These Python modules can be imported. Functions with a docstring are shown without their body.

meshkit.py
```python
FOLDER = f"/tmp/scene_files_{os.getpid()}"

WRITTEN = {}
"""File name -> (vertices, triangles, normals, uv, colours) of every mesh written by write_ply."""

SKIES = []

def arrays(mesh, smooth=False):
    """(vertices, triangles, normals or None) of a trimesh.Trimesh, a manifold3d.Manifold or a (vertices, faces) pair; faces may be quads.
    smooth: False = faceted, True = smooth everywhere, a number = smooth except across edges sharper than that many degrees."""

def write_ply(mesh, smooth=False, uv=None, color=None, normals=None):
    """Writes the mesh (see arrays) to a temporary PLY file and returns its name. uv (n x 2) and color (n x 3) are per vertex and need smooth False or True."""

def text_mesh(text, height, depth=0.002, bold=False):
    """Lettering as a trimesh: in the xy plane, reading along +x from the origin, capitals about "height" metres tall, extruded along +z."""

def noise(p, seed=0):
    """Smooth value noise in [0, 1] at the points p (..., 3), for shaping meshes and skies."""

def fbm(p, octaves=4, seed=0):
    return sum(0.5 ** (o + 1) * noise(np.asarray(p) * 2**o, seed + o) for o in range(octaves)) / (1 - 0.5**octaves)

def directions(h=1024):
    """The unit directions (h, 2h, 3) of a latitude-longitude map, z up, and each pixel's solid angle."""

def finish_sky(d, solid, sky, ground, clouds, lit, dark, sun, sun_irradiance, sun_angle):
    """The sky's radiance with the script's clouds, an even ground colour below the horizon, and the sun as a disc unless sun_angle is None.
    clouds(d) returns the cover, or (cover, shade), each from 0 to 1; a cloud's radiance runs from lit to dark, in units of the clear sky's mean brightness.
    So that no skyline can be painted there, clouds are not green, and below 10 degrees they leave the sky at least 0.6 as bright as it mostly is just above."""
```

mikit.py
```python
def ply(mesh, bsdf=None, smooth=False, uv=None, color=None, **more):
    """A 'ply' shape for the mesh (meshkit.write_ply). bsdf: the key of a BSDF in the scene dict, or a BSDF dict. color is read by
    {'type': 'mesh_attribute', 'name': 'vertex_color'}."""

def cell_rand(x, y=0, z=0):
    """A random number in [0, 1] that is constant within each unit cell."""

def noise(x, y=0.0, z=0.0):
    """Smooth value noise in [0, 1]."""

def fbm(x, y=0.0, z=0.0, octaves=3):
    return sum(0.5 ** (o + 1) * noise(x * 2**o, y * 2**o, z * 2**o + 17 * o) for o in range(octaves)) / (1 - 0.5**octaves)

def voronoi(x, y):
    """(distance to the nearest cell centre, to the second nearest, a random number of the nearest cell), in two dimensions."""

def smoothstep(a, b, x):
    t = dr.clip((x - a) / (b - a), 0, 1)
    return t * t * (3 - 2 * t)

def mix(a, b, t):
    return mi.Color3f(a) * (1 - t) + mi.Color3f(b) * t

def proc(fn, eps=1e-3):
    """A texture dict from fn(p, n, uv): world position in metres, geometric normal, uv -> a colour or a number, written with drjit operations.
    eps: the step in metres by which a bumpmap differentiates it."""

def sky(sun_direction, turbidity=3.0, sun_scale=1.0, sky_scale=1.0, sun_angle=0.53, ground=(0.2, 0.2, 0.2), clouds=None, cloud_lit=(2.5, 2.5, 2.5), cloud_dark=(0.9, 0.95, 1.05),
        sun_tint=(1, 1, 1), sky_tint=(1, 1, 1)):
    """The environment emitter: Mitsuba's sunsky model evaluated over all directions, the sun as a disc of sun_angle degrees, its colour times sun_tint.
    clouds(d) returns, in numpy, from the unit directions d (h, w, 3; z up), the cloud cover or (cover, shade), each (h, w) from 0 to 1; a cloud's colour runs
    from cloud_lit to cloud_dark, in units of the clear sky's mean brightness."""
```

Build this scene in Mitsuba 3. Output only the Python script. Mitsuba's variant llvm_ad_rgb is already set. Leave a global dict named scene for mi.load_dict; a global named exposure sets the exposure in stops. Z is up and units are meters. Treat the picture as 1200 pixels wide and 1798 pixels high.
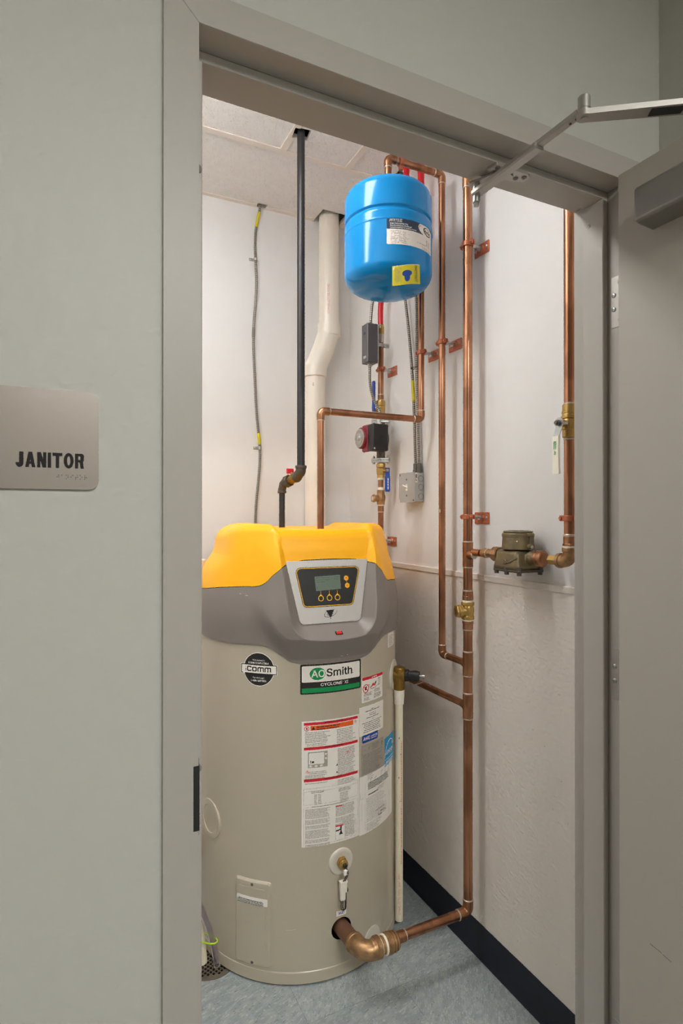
import math
import random

import drjit as dr
import manifold3d as m3
import mitsuba as mi
import numpy as np
import shapely
import shapely.geometry as sg
import trimesh
from shapely import affinity

import meshkit
import mikit
from mikit import cell_rand, fbm, mix, noise, proc, smoothstep, voronoi

PI = math.pi
rng = random.Random(7)
scene, labels = {}, {}

# ------------------------------------------------------------------ camera, lights, exposure
EYE = np.array([0.0, 0.0, 1.42])
YAW, PITCH = 0.455758, 0.003380
LOOK = np.array([math.sin(YAW) * math.cos(PITCH), math.cos(YAW) * math.cos(PITCH), math.sin(PITCH)])
scene['camera'] = {'type': 'perspective', 'fov_axis': 'x', 'fov': math.degrees(2 * math.atan(600 / 1021.36)), 'near_clip': 0.01, 'far_clip': 50.0,
                   'to_world': mi.ScalarTransform4f().look_at(origin=EYE.tolist(), target=(EYE + LOOK).tolist(), up=[0, 0, 1])}
exposure = 0.0
CLOSET_LAMP = [22.6, 22.6, 22.2]
HALL_LAMP = [35.5, 35.8, 34.6]

# ------------------------------------------------------------------ dimensions (metres; x along the corridor wall, y into the closet, z up)
YF = 0.8475            # front face of the door frame
YW = 0.8545            # corridor face of the wall
YR, YS, YE = 0.898, 0.953, 0.992   # rabbet end, stop end, closet side of the frame
XL, XR = 0.1853, 1.0997            # jamb faces
ZH = 2.134
XWR, YWB, ZC = 1.226, 2.412, 2.742  # right wall, back wall, ceiling of the closet
XWL = -0.75
HX = np.array([0.785, 1.9565])      # water heater axis


# ------------------------------------------------------------------ materials
def lin(r, g, b):
    f = lambda c: c / 12.92 if c <= 0.04045 else ((c + 0.055) / 1.055) ** 2.4
    return [f(r / 255), f(g / 255), f(b / 255)]


def rgb(c):
    return {'type': 'rgb', 'value': list(map(float, c))}


def mat(name, color, rough=0.5, metal=0.0, spec=0.5, coat=0.0, coat_gloss=0.9, bump=None, bump_scale=0.001, **more):
    base = color if isinstance(color, dict) else rgb(color)
    b = {'type': 'principled', 'base_color': base, 'roughness': rough, 'metallic': metal, **more}
    if metal < 1:
        b['specular'] = spec
    if coat:
        b['clearcoat'], b['clearcoat_gloss'] = coat, coat_gloss
    if bump is not None:
        b = {'type': 'bumpmap', 'arbitrary': {**bump}, 'scale': bump_scale, 'bsdf': b}
    scene['mat_' + name] = {'type': 'twosided', 'bsdf': b}


def paint_height(p, n, uv):
    return fbm(p.x * 260, p.y * 260, p.z * 260, 2)


def pebble_height(p, n, uv):
    return noise(p.x * 190, p.y * 190, p.z * 260) * 0.7 + noise(p.x * 420, p.y * 420, p.z * 420) * 0.3


def vct_color(p, n, uv):
    cx, cy = dr.floor((p.x - 0.022) / 0.305), dr.floor((p.y - 0.28) / 0.305)
    turn = dr.abs(cx + cy) - 2 * dr.floor(dr.abs(cx + cy) / 2) > 0.5
    u = dr.select(turn, p.x + 0.35 * p.y, p.x * 0.8 + p.y) + cell_rand(cx, cy) * 3
    v = dr.select(turn, p.y - 0.35 * p.x, p.y * 0.8 - p.x)
    big = fbm(u * 36, v * 90, 0.0, 3)
    f1 = smoothstep(0.72, 0.84, noise(u * 105, v * 300, 3.0))
    f2 = smoothstep(0.70, 0.80, noise(u * 120, v * 280, 9.0))
    f3 = smoothstep(0.80, 0.90, noise(u * 110, v * 360, 15.0))
    c = mix(mi.Color3f(0.245, 0.275, 0.28), mi.Color3f(0.31, 0.34, 0.335), smoothstep(0.25, 0.75, big))
    c = c * (0.94 + 0.12 * cell_rand(cx, cy, 5))
    c = mix(c, mi.Color3f(0.56, 0.58, 0.55), f1 * 0.28)
    c = mix(c, mi.Color3f(0.20, 0.27, 0.33), f2 * 0.38)
    return mix(c, mi.Color3f(0.13, 0.15, 0.16), f3 * 0.5)


def tile_color(p, n, uv):
    d, _, w = voronoi(p.x * 210, p.y * 210)
    hole = smoothstep(0.20, 0.10, d) * smoothstep(0.45, 0.55, w) * 0.85
    d2, _, w2 = voronoi(p.x * 110 + 5, p.y * 150)
    hole2 = smoothstep(0.16, 0.09, d2) * smoothstep(0.45, 0.55, w2)
    c = mix(mi.Color3f(0.71, 0.675, 0.645), mi.Color3f(0.76, 0.725, 0.695), noise(p.x * 90, p.y * 90))
    return mix(c, mi.Color3f(0.27, 0.24, 0.22), dr.clip(hole * 0.7 + hole2, 0, 1))


def copper_color(p, n, uv):
    a = fbm(p.x * 30, p.y * 30, p.z * 9, 3)
    b = smoothstep(0.62, 0.78, noise(p.x * 45, p.y * 45, p.z * 14))
    c = mix(mi.Color3f(0.49, 0.235, 0.135), mi.Color3f(0.315, 0.145, 0.08), smoothstep(0.3, 0.7, a))
    return mix(c, mi.Color3f(0.24, 0.11, 0.065), b * 0.55)


def bronze_color(p, n, uv):
    a = fbm(p.x * 60, p.y * 60, p.z * 60, 3)
    return mix(mi.Color3f(0.46, 0.275, 0.135), mi.Color3f(0.32, 0.18, 0.09), smoothstep(0.3, 0.7, a))


def meter_color(p, n, uv):
    a = fbm(p.x * 45, p.y * 45, p.z * 60, 3)
    return mix(mi.Color3f(0.20, 0.152, 0.078), mi.Color3f(0.15, 0.12, 0.075), smoothstep(0.3, 0.7, a))


def wall_tint(p, n, uv):
    return mix(mi.Color3f(0.69, 0.683, 0.675), mi.Color3f(0.725, 0.717, 0.708), fbm(p.x * 2.2, p.y * 2.2, p.z * 2.2, 2))


P_paint, P_pebble = proc(paint_height, 0.0008), proc(pebble_height, 0.0008)
P_copper = proc(copper_color)
mat('hall_wall', lin(176, 174, 167), 0.5, spec=0.4)
mat('frame', lin(162, 156, 149), 0.42, spec=0.45)
mat('door', lin(161, 154, 145), 0.45, spec=0.4)
mat('closet_wall', proc(wall_tint), 0.6, spec=0.3, bump=P_paint, bump_scale=0.0004)
mat('wainscot', lin(215, 207, 199), 0.45, spec=0.4)
mat('white_trim', lin(214, 207, 199), 0.45)
mat('base', [0.010, 0.012, 0.021], 0.55, spec=0.35)
mat('vct', proc(vct_color), 0.38, spec=0.45)
mat('hall_floor', lin(128, 132, 128), 0.4)
mat('ceiling_tile', proc(tile_color), 0.9, spec=0.1)
mat('ceiling_plain', [0.66, 0.62, 0.58], 0.9, spec=0.1)
mat('grid', lin(224, 214, 204), 0.5)
mat('dark', [0.008, 0.007, 0.006], 0.8, spec=0.1)
mat('copper', P_copper, 0.29, metal=1.0)
mat('copper_fit', proc(lambda p, n, uv: copper_color(p * 1.7, n, uv) * mi.Color3f(0.95, 0.98, 0.92)), 0.38, metal=1.0)
mat('clamp', lin(178, 104, 76), 0.42, metal=0.5)
mat('solder', lin(205, 192, 178), 0.4, metal=0.75)
mat('tape', lin(226, 218, 198), 0.6)
mat('zinc', lin(186, 186, 182), 0.34, metal=0.9)
mat('brass', lin(188, 155, 92), 0.36, metal=0.9)
mat('brass_dark', lin(150, 118, 60), 0.42, metal=0.9)
mat('bronze', proc(bronze_color), 0.42, metal=0.85)
mat('meter', proc(meter_color), 0.5, metal=0.6)
mat('iron', [0.016, 0.015, 0.016], 0.42, spec=0.5)
mat('iron_fit', [0.085, 0.07, 0.055], 0.5, metal=0.45)
mat('steel_dark', [0.13, 0.12, 0.11], 0.45, metal=0.6)
mat('pvc', lin(230, 222, 209), 0.35, spec=0.5)
mat('pvc_thin', lin(226, 216, 192), 0.4, spec=0.5)
mat('pex', lin(204, 24, 38), 0.35, spec=0.5)
mat('red', lin(196, 28, 44), 0.45)
mat('pump_red', lin(116, 34, 46), 0.42, spec=0.5)
mat('tank_blue', lin(0, 126, 190), 0.16, spec=0.36)
mat('yellow_plastic', lin(248, 175, 4), 0.36, spec=0.45)
mat('gray_plastic', lin(122, 114, 109), 0.40, spec=0.45)
mat('panel_silver', lin(196, 192, 189), 0.36, metal=0.35)
mat('beige', lin(177, 167, 149), 0.26, spec=0.5)
mat('beige_light', lin(200, 193, 180), 0.35, spec=0.5)
mat('black', [0.012, 0.011, 0.011], 0.4)
mat('ink', [0.02, 0.018, 0.018], 0.7, spec=0.2)
mat('print_red', lin(206, 140, 128), 0.5)
mat('nipple', lin(118, 84, 64), 0.45, metal=0.6)
mat('dark_red', lin(112, 14, 30), 0.6)
mat('ink_print', lin(146, 140, 133), 0.7, spec=0.2)
mat('ink_grey', lin(120, 114, 108), 0.7, spec=0.2)
mat('paper', lin(228, 222, 214), 0.45, spec=0.4)
mat('paper_grey', lin(158, 150, 138), 0.45, spec=0.4)
mat('orange', lin(222, 92, 28), 0.5)
mat('green', lin(0, 132, 70), 0.4)
mat('blue_label', lin(14, 58, 142), 0.4)
mat('star_blue', lin(0, 134, 190), 0.4)
mat('navy', lin(24, 42, 66), 0.4)
mat('tag_yellow', lin(196, 182, 22), 0.45)
mat('handle_blue', lin(20, 60, 150), 0.4)
mat('handle_white', lin(230, 224, 208), 0.4)
mat('box_grey', lin(80, 78, 80), 0.42)
mat('galv', lin(168, 168, 166), 0.45, metal=0.35)
mat('conduit', lin(176, 170, 160), 0.32, metal=0.9)
mat('conduit_dark', lin(96, 92, 88), 0.4, metal=0.8)
mat('lcd', lin(98, 112, 100), 0.25)
mat('lcd_ink', lin(66, 78, 72), 0.4)
mat('gold', lin(232, 170, 20), 0.4)
mat('sign', lin(150, 141, 134), 0.33, metal=0.7)
mat('alu', lin(168, 163, 157), 0.36, metal=0.65)
mat('closer', lin(130, 127, 122), 0.40, metal=0.5)
mat('rubber', lin(116, 112, 106), 0.7)
mat('tie_green', lin(166, 206, 30), 0.4)
mat('drain', lin(120, 112, 100), 0.45, metal=0.6)
mat('switch_red', lin(214, 34, 34), 0.25)
mat('lamp_housing', [0.75, 0.75, 0.73], 0.5)
scene['mat_clear'] = {'type': 'dielectric', 'int_ior': 1.35, 'ext_ior': 1.0, 'specular_transmittance': rgb([0.93, 0.90, 0.94])}


# ------------------------------------------------------------------ bookkeeping
def numbered(base, used):
    if base not in used:
        return base
    k = 1
    while f'{base}_{k:03d}' in used:
        k += 1
    return f'{base}_{k:03d}'


keys = set()


def thing(name, label, cat=None, group=None, kind=None):
    k = numbered(name, keys)
    keys.add(k)
    labels[k] = {'label': label}
    if cat:
        labels[k]['category'] = cat
    if group:
        labels[k]['group'] = group
    if kind:
        labels[k]['kind'] = kind
    return k


def part(parent, name, mesh, material, smooth=30, label=None, kind=None):
    k = numbered(parent + '__' + name, keys)
    keys.add(k)
    scene[k] = mikit.ply(mesh, 'mat_' + material, smooth)
    if label or kind:
        labels[k] = {a: b for a, b in (('label', label), ('kind', kind)) if b}
    return k


def single(name, label, cat, mesh, material, smooth=30, group=None, kind=None):
    k = thing(name, label, cat, group, kind)
    scene[k] = mikit.ply(mesh, 'mat_' + material, smooth)
    return k


# ------------------------------------------------------------------ mesh helpers
def cat(*ms):
    ms = [m for m in ms if m is not None]
    return trimesh.util.concatenate([m if isinstance(m, trimesh.Trimesh) else to_tm(m) for m in ms])


def to_tm(m):
    q = m.to_mesh()
    return trimesh.Trimesh(np.array(q.vert_properties[:, :3]), np.array(q.tri_verts), process=False)


def box(x0, x1, y0, y1, z0, z1, c=0.0):
    """Axis-aligned box, edges chamfered by c."""
    x0, x1, y0, y1, z0, z1 = min(x0, x1), max(x0, x1), min(y0, y1), max(y0, y1), min(z0, z1), max(z0, z1)
    if c <= 0:
        return trimesh.creation.box(bounds=[[x0, y0, z0], [x1, y1, z1]])
    pts = []
    for x, sx in ((x0, 1), (x1, -1)):
        for y, sy in ((y0, 1), (y1, -1)):
            for z, sz in ((z0, 1), (z1, -1)):
                pts += [[x, y + sy * c, z + sz * c], [x + sx * c, y, z + sz * c], [x + sx * c, y + sy * c, z]]
    return trimesh.convex.convex_hull(np.array(pts))


def rbox(cx, cy, cz, dx, dy, dz, r, seg=12):
    """Rounded box: hull of spheres."""
    s = m3.Manifold.sphere(r, seg)
    return to_tm(m3.Manifold.batch_hull([s.translate([cx + a * (dx / 2 - r), cy + b * (dy / 2 - r), cz + c * (dz / 2 - r)]) for a in (-1, 1) for b in (-1, 1) for c in (-1, 1)]))


def frame_of(d):
    d = np.asarray(d, float) / np.linalg.norm(d)
    a = np.cross(d, [0, 0, 1.0] if abs(d[2]) < 0.9 else [0, 1.0, 0])
    a /= np.linalg.norm(a)
    return a, np.cross(d, a), d


def lathe(o, d, profile, seg=32, closed=True):
    """Revolve [(t along d, r)] around the axis o + t d."""
    a, b, d = frame_of(d)
    o = np.asarray(o, float)
    prof = [(t, max(r, 0.0)) for t, r in profile]
    ang = np.arange(seg) * 2 * PI / seg
    ring = np.cos(ang)[:, None] * a + np.sin(ang)[:, None] * b
    v = np.concatenate([o + t * d + r * ring for t, r in prof])
    f = []
    j = np.arange(seg)
    k = (j + 1) % seg
    for i in range(len(prof) - 1):
        p, q = i * seg, (i + 1) * seg
        f += [np.stack([p + j, p + k, q + k], 1), np.stack([p + j, q + k, q + j], 1)]
    f = np.concatenate(f)
    if closed:
        n = len(v)
        v = np.vstack([v, o + prof[0][0] * d, o + prof[-1][0] * d])
        q = (len(prof) - 1) * seg
        f = np.vstack([f, np.stack([k, j, j * 0 + n], 1), np.stack([q + j, q + k, j * 0 + n + 1], 1)])
    m = trimesh.Trimesh(v, f, process=False)
    m.merge_vertices()
    m.update_faces(m.nondegenerate_faces())
    return m


def cyl(p, q, r, seg=24, c=0.0):
    p, q = np.asarray(p, float), np.asarray(q, float)
    L = np.linalg.norm(q - p)
    if c:
        return lathe(p, q - p, [(0, r - c), (c, r), (L - c, r), (L, r - c)], seg)
    return lathe(p, q - p, [(0, r), (L, r)], seg)


def hexnut(p, q, r, bore=None):
    return cyl(p, q, r, 6, r * 0.08)


def tube(points, radii, sides=16, caps=True):
    p = np.asarray(points, float)
    n = len(p)
    radii = np.broadcast_to(radii, (n,))
    t = np.gradient(p, axis=0)
    t /= np.linalg.norm(t, axis=1, keepdims=True)
    a = frame_of(t[0])[0]
    A = []
    for i in range(n):
        a = a - (a @ t[i]) * t[i]
        a /= np.linalg.norm(a)
        A.append(a)
    A = np.array(A)
    B = np.cross(t, A)
    ang = np.arange(sides) * 2 * PI / sides
    v = (p[:, None] + radii[:, None, None] * (np.cos(ang)[None, :, None] * A[:, None] + np.sin(ang)[None, :, None] * B[:, None])).reshape(-1, 3)
    i, j = np.meshgrid(np.arange(n - 1), np.arange(sides), indexing='ij')
    i, j = i.ravel(), j.ravel()
    k = (j + 1) % sides
    f = np.vstack([np.stack([i * sides + j, i * sides + k, (i + 1) * sides + k], 1), np.stack([i * sides + j, (i + 1) * sides + k, (i + 1) * sides + j], 1)])
    if caps:
        j = np.arange(sides)
        k = (j + 1) % sides
        v = np.vstack([v, p[0], p[-1]])
        f = np.vstack([f, np.stack([k, j, j * 0 + len(v) - 2], 1), np.stack([(n - 1) * sides + j, (n - 1) * sides + k, j * 0 + len(v) - 1], 1)])
    return trimesh.Trimesh(v, f, process=False)


def spline(points, n=60):
    from scipy.interpolate import CubicSpline
    p = np.asarray(points, float)
    s = np.concatenate([[0], np.cumsum(np.linalg.norm(np.diff(p, axis=0), axis=1))])
    return CubicSpline(s, p, bc_type='natural')(np.linspace(0, s[-1], n))


def arc(corner, d_in, d_out, b, n=10):
    """Points of the bend at a corner: from corner - b d_in to corner + b d_out."""
    c, u, w = (np.asarray(x, float) for x in (corner, d_in, d_out))
    u, w = u / np.linalg.norm(u), w / np.linalg.norm(w)
    turn = math.acos(np.clip(u @ w, -1, 1))
    R = b / math.tan((PI - turn) / 2)
    side = w - (w @ u) * u
    side /= np.linalg.norm(side)
    o = c - b * u + R * side
    return [o + R * (-math.cos(th) * side + math.sin(th) * u) for th in np.linspace(0, turn, n)]


def unit(d):
    d = np.asarray(d, float)
    return d / np.linalg.norm(d)


def elbow_mesh(corner, d_in, d_out, r, b=None, s=0.018, fat=1.13, lip=False):
    b = b or r * 1.25
    rr = r * fat
    pts = arc(corner, d_in, d_out, b, 14)
    u, w = unit(d_in), unit(d_out)
    c = np.asarray(corner, float)
    path = [c - (b + s) * u, c - (b + s * 0.5) * u] + pts + [c + (b + s * 0.5) * w, c + (b + s) * w]
    m = [tube(path, rr, 24)]
    if lip:
        h = r * 0.5
        m += [cyl(c - (b + s) * u, c - (b + s - h) * u, rr * 1.13, 24, h * 0.2), cyl(c + (b + s - h) * w, c + (b + s) * w, rr * 1.13, 24, h * 0.2)]
    return cat(*m), b + s


def solder(parent, at, d, r, w=0.005):
    d, at = unit(d), np.asarray(at, float)
    part(parent, 'solder_ring', lathe(at - d * w / 2, d, [(0, r * 1.02), (w * 0.25, r * 1.13), (w * 0.75, r * 1.13), (w, r * 1.02)], 24), 'solder')


def run(parent, pts, r, material='copper', fit='copper_fit', s=0.016, start=0.0, end=0.0, rings=True, fat=1.13):
    """A soldered pipe run: pipe lengths, elbows, solder rings."""
    pts = [np.asarray(p, float) for p in pts]
    n = len(pts)
    for i in range(n - 1):
        d = unit(pts[i + 1] - pts[i])
        a, b = pts[i].copy(), pts[i + 1].copy()
        if i > 0:
            a = a + d * r * 1.3
        if i < n - 2:
            b = b - d * r * 1.3
        part(parent, 'pipe', cyl(a, b, r, 28), material)
    for i in range(1, n - 1):
        u, w = unit(pts[i] - pts[i - 1]), unit(pts[i + 1] - pts[i])
        m, L = elbow_mesh(pts[i], u, w, r, s=s, fat=fat)
        part(parent, 'elbow', m, fit)
        if rings:
            solder(parent, pts[i] - u * (L + 0.001), u, r)
            solder(parent, pts[i] + w * (L + 0.001), w, r)


def coupling(parent, c, d, r, L, name='coupling', material='copper_fit', fat=1.13, rings=True):
    c, d = np.asarray(c, float), unit(d)
    part(parent, name, cyl(c - d * L / 2, c + d * L / 2, r * fat, 28, 0.001), material)
    if rings:
        solder(parent, c - d * (L / 2 + 0.001), d, r)
        solder(parent, c + d * (L / 2 + 0.001), d, r)


# ---- flat print on plane or curved surfaces
def on_cyl(center, R, az0, z0, tilt=0.0):
    """(u, v, off) -> a cylinder's outside; azimuth 0 faces -y, growing towards +x; tilt leans the top of the print outwards."""
    def f(P):
        P = np.asarray(P, float)
        az = math.radians(az0) + P[:, 0] / R
        r = R + P[:, 2] + tilt * P[:, 1]
        return np.stack([center[0] + r * np.sin(az), center[1] - r * np.cos(az), z0 + P[:, 1]], 1)
    return f


def on_plane(o, u, v):
    o, u, v = np.asarray(o, float), unit(u), unit(v)
    n = np.cross(u, v)
    return lambda P: o + np.asarray(P)[:, :1] * u + np.asarray(P)[:, 1:2] * v + np.asarray(P)[:, 2:3] * n


def flat(shape, off, depth=0.0003, edge=0.02):
    """Extruded 2D shape with triangles no longer than edge."""
    geoms = [g for g in getattr(shape, 'geoms', [shape]) if g.area > 1e-10]
    ms = [trimesh.creation.extrude_polygon(g, depth, engine='earcut') for g in geoms]
    m = trimesh.util.concatenate(ms)
    m.apply_translation([0, 0, off])
    if edge:
        v, f = trimesh.remesh.subdivide_to_size(m.vertices, m.faces, edge, max_iter=12)
        m = trimesh.Trimesh(v, f, process=False)
    return m


def rect(u0, v0, u1, v1, r=0.0):
    b = sg.box(min(u0, u1), min(v0, v1), max(u0, u1), max(v0, v1))
    return b.buffer(-r, join_style=2).buffer(r, quad_segs=6) if r else b


def wrap(m, f):
    m = m.copy()
    m.vertices = f(m.vertices)
    return m


def text(s, h, off=0.0006, depth=0.0002, bold=False, width=None, center=None, at=(0, 0), slant=0.0, rot=0):
    """Lettering of capital height h; width squeezes it; at = left baseline, or its middle with center=True."""
    m = meshkit.text_mesh(s, h, depth, bold)
    b = m.bounds
    v = m.vertices.copy()
    v[:, 0] -= b[0, 0]
    w = b[1, 0] - b[0, 0]
    if width:
        v[:, 0] *= width / w
        w = width
    v[:, 0] += slant * v[:, 1]
    if center:
        v[:, 0] -= w / 2
    if rot:
        c, s_ = math.cos(math.radians(rot)), math.sin(math.radians(rot))
        v[:, :2] = np.stack([v[:, 0] * c - v[:, 1] * s_, v[:, 0] * s_ + v[:, 1] * c], 1)
    v[:, 0] += at[0]
    v[:, 1] += at[1]
    v[:, 2] += off
    return trimesh.Trimesh(v, m.faces, process=False)


def lines_of_print(u0, v1, w, n, pitch, h, ragged=0.25, center=False, off=0.0006, word=0.012):
    """n rows of small illegible print, as rows of word-long bars."""
    ms = []
    for i in range(n):
        L = w * (1 - ragged * rng.random())
        u = u0 + ((w - L) / 2 if center else 0)
        e = u + L
        v = v1 - (i + 1) * pitch
        while u < e - 0.001:
            q = min(u + word * (0.35 + 0.9 * rng.random()), e)
            ms.append(flat(rect(u, v, q, v + h), off, 0.0001, None))
            u = q + h * 0.55
    return trimesh.util.concatenate(ms)


def cone_z(o, r0, r1, z0, z1, seg=32):
    return lathe([o[0], o[1], 0], [0, 0, 1], [(z0, r0), (z1, r1)], seg)


def screw_head(o, d, r, cross=True):
    d, o = unit(d), np.asarray(o, float)
    return lathe(o, d, [(0, r), (r * 0.25, r), (r * 0.45, r * 0.7), (r * 0.5, 0.28 * r), (r * 0.2, 0.25 * r), (r * 0.2, 0.0)], 12)

# ------------------------------------------------------------------ the setting
S = 'structure'
HX0, HY0 = -3.2, -2.6


def relief(u0, u1, v0, v1, step, fu, fv, amp, seed, to3):
    """A rolled or pebbled surface as real relief: a grid over (u, v), pushed along its normal by noise."""
    nu, nv = int((u1 - u0) / step) + 2, int((v1 - v0) / step) + 2
    U, W_ = np.meshgrid(np.linspace(u0, u1, nu), np.linspace(v0, v1, nv), indexing='ij')
    q = np.stack([U * fu, W_ * fv, U * 0], -1)
    warp = meshkit.noise(q * .35 + 40, seed + 7) * 1.6
    q[..., 1] += warp
    d = amp * (meshkit.noise(q, seed) * .7 + meshkit.noise(q * 2.1, seed + 1) * .3)
    P = to3(U, W_, d).reshape(-1, 3)
    i, j = np.meshgrid(np.arange(nu - 1), np.arange(nv - 1), indexing='ij')
    a = (i * nv + j).ravel()
    f = np.vstack([np.stack([a, a + nv, a + nv + 1], 1), np.stack([a, a + nv + 1, a + 1], 1)])
    return trimesh.Trimesh(P, f, process=False)


def struct(name, label, mesh, material, smooth=False):
    return single(name, label, None, mesh, material, smooth, kind=S)


tf = lambda u, v, d: np.stack([u, YW + .0007 - d, v], -1)
YB = YW + .0012
struct('wall_front', 'pale grey-green painted corridor wall around the janitor closet doorway',
       cat(box(HX0, -0.30, YW, 0.92, 0, 2.9), box(-0.30, XL - 0.018, YB, 0.92, 0, 2.9), box(XR + 0.018, 1.31, YB, 0.92, 0, 2.9), box(XL - 0.018, XR + 0.018, YB, 0.92, ZH + 0.018, 2.9),
           relief(-0.30, XL - 0.03, 0.30, 2.75, .0024, 140, 190, .00075, 3, tf), relief(XL - 0.03, 1.2125, ZH + 0.03, 2.75, .0024, 140, 190, .00075, 3, tf),
           box(-0.30, XL - 0.03, YW, YB, 0, 0.30), box(XR + 0.03, 1.2125, YW, YB, 0, ZH + 0.03)), 'hall_wall', 30)
struct('wall_closet_front', 'white closet side of the doorway wall',
       cat(box(XWL - 0.1, XL - 0.018, 0.92, 0.985, 0, 2.9), box(XR + 0.018, 1.31, 0.92, 0.985, 0, 2.9), box(XL - 0.018, XR + 0.018, 0.92, 0.985, ZH + 0.018, 2.9)), 'closet_wall')
w = struct('wall_right', 'white painted closet wall carrying the copper pipes', box(XWR, 1.31, 0.985, YWB + 0.1, 0, 2.9), 'closet_wall')
part(w, 'wainscot_panel', cat(box(XWR - 0.0022, XWR, 0.985, YWB, 0.0, 1.21), relief(0.985, YWB - .003, .09, 1.21, .0028, 95, 165, .0016, 11, lambda u, v, d: np.stack([XWR - .0020 - d, u, v], -1))), 'wainscot', 40, 'off-white pebbled plastic wainscot panel')
w = struct('wall_back', 'white painted back wall of the closet', box(XWL - 0.1, XWR, YWB, YWB + 0.1, 0, 2.9), 'closet_wall')
part(w, 'wainscot_panel', box(XWL, XWR - 0.003, YWB - 0.003, YWB, 0.0, 1.21), 'wainscot', False, 'off-white pebbled plastic wainscot panel')
struct('wall_left', 'white painted left wall of the closet', box(XWL - 0.1, XWL, 0.985, YWB, 0, 2.9), 'closet_wall')
struct('wall_corridor_right', 'grey-green corridor wall behind the open door', box(1.2125, 1.31, HY0, YW, 0, 2.9), 'hall_wall')
struct('wall_corridor_left', 'grey-green wall at the far left of the corridor', box(HX0 - 0.1, HX0, HY0, 0.92, 0, 2.9), 'hall_wall')
struct('wall_corridor_back', 'grey-green corridor wall opposite the closet', box(HX0 - 0.1, 1.31, HY0 - 0.1, HY0, 0, 2.9), 'hall_wall')
struct('ceiling_corridor', 'plain tiled corridor ceiling', box(HX0 - 0.1, 1.31, HY0 - 0.1, 0.92, ZC, ZC + 0.1), 'ceiling_plain')
struct('floor_corridor', 'grey vinyl floor of the corridor', box(HX0 - 0.1, 1.31, HY0 - 0.1, 0.92, -0.06, 0), 'hall_floor')

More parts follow.
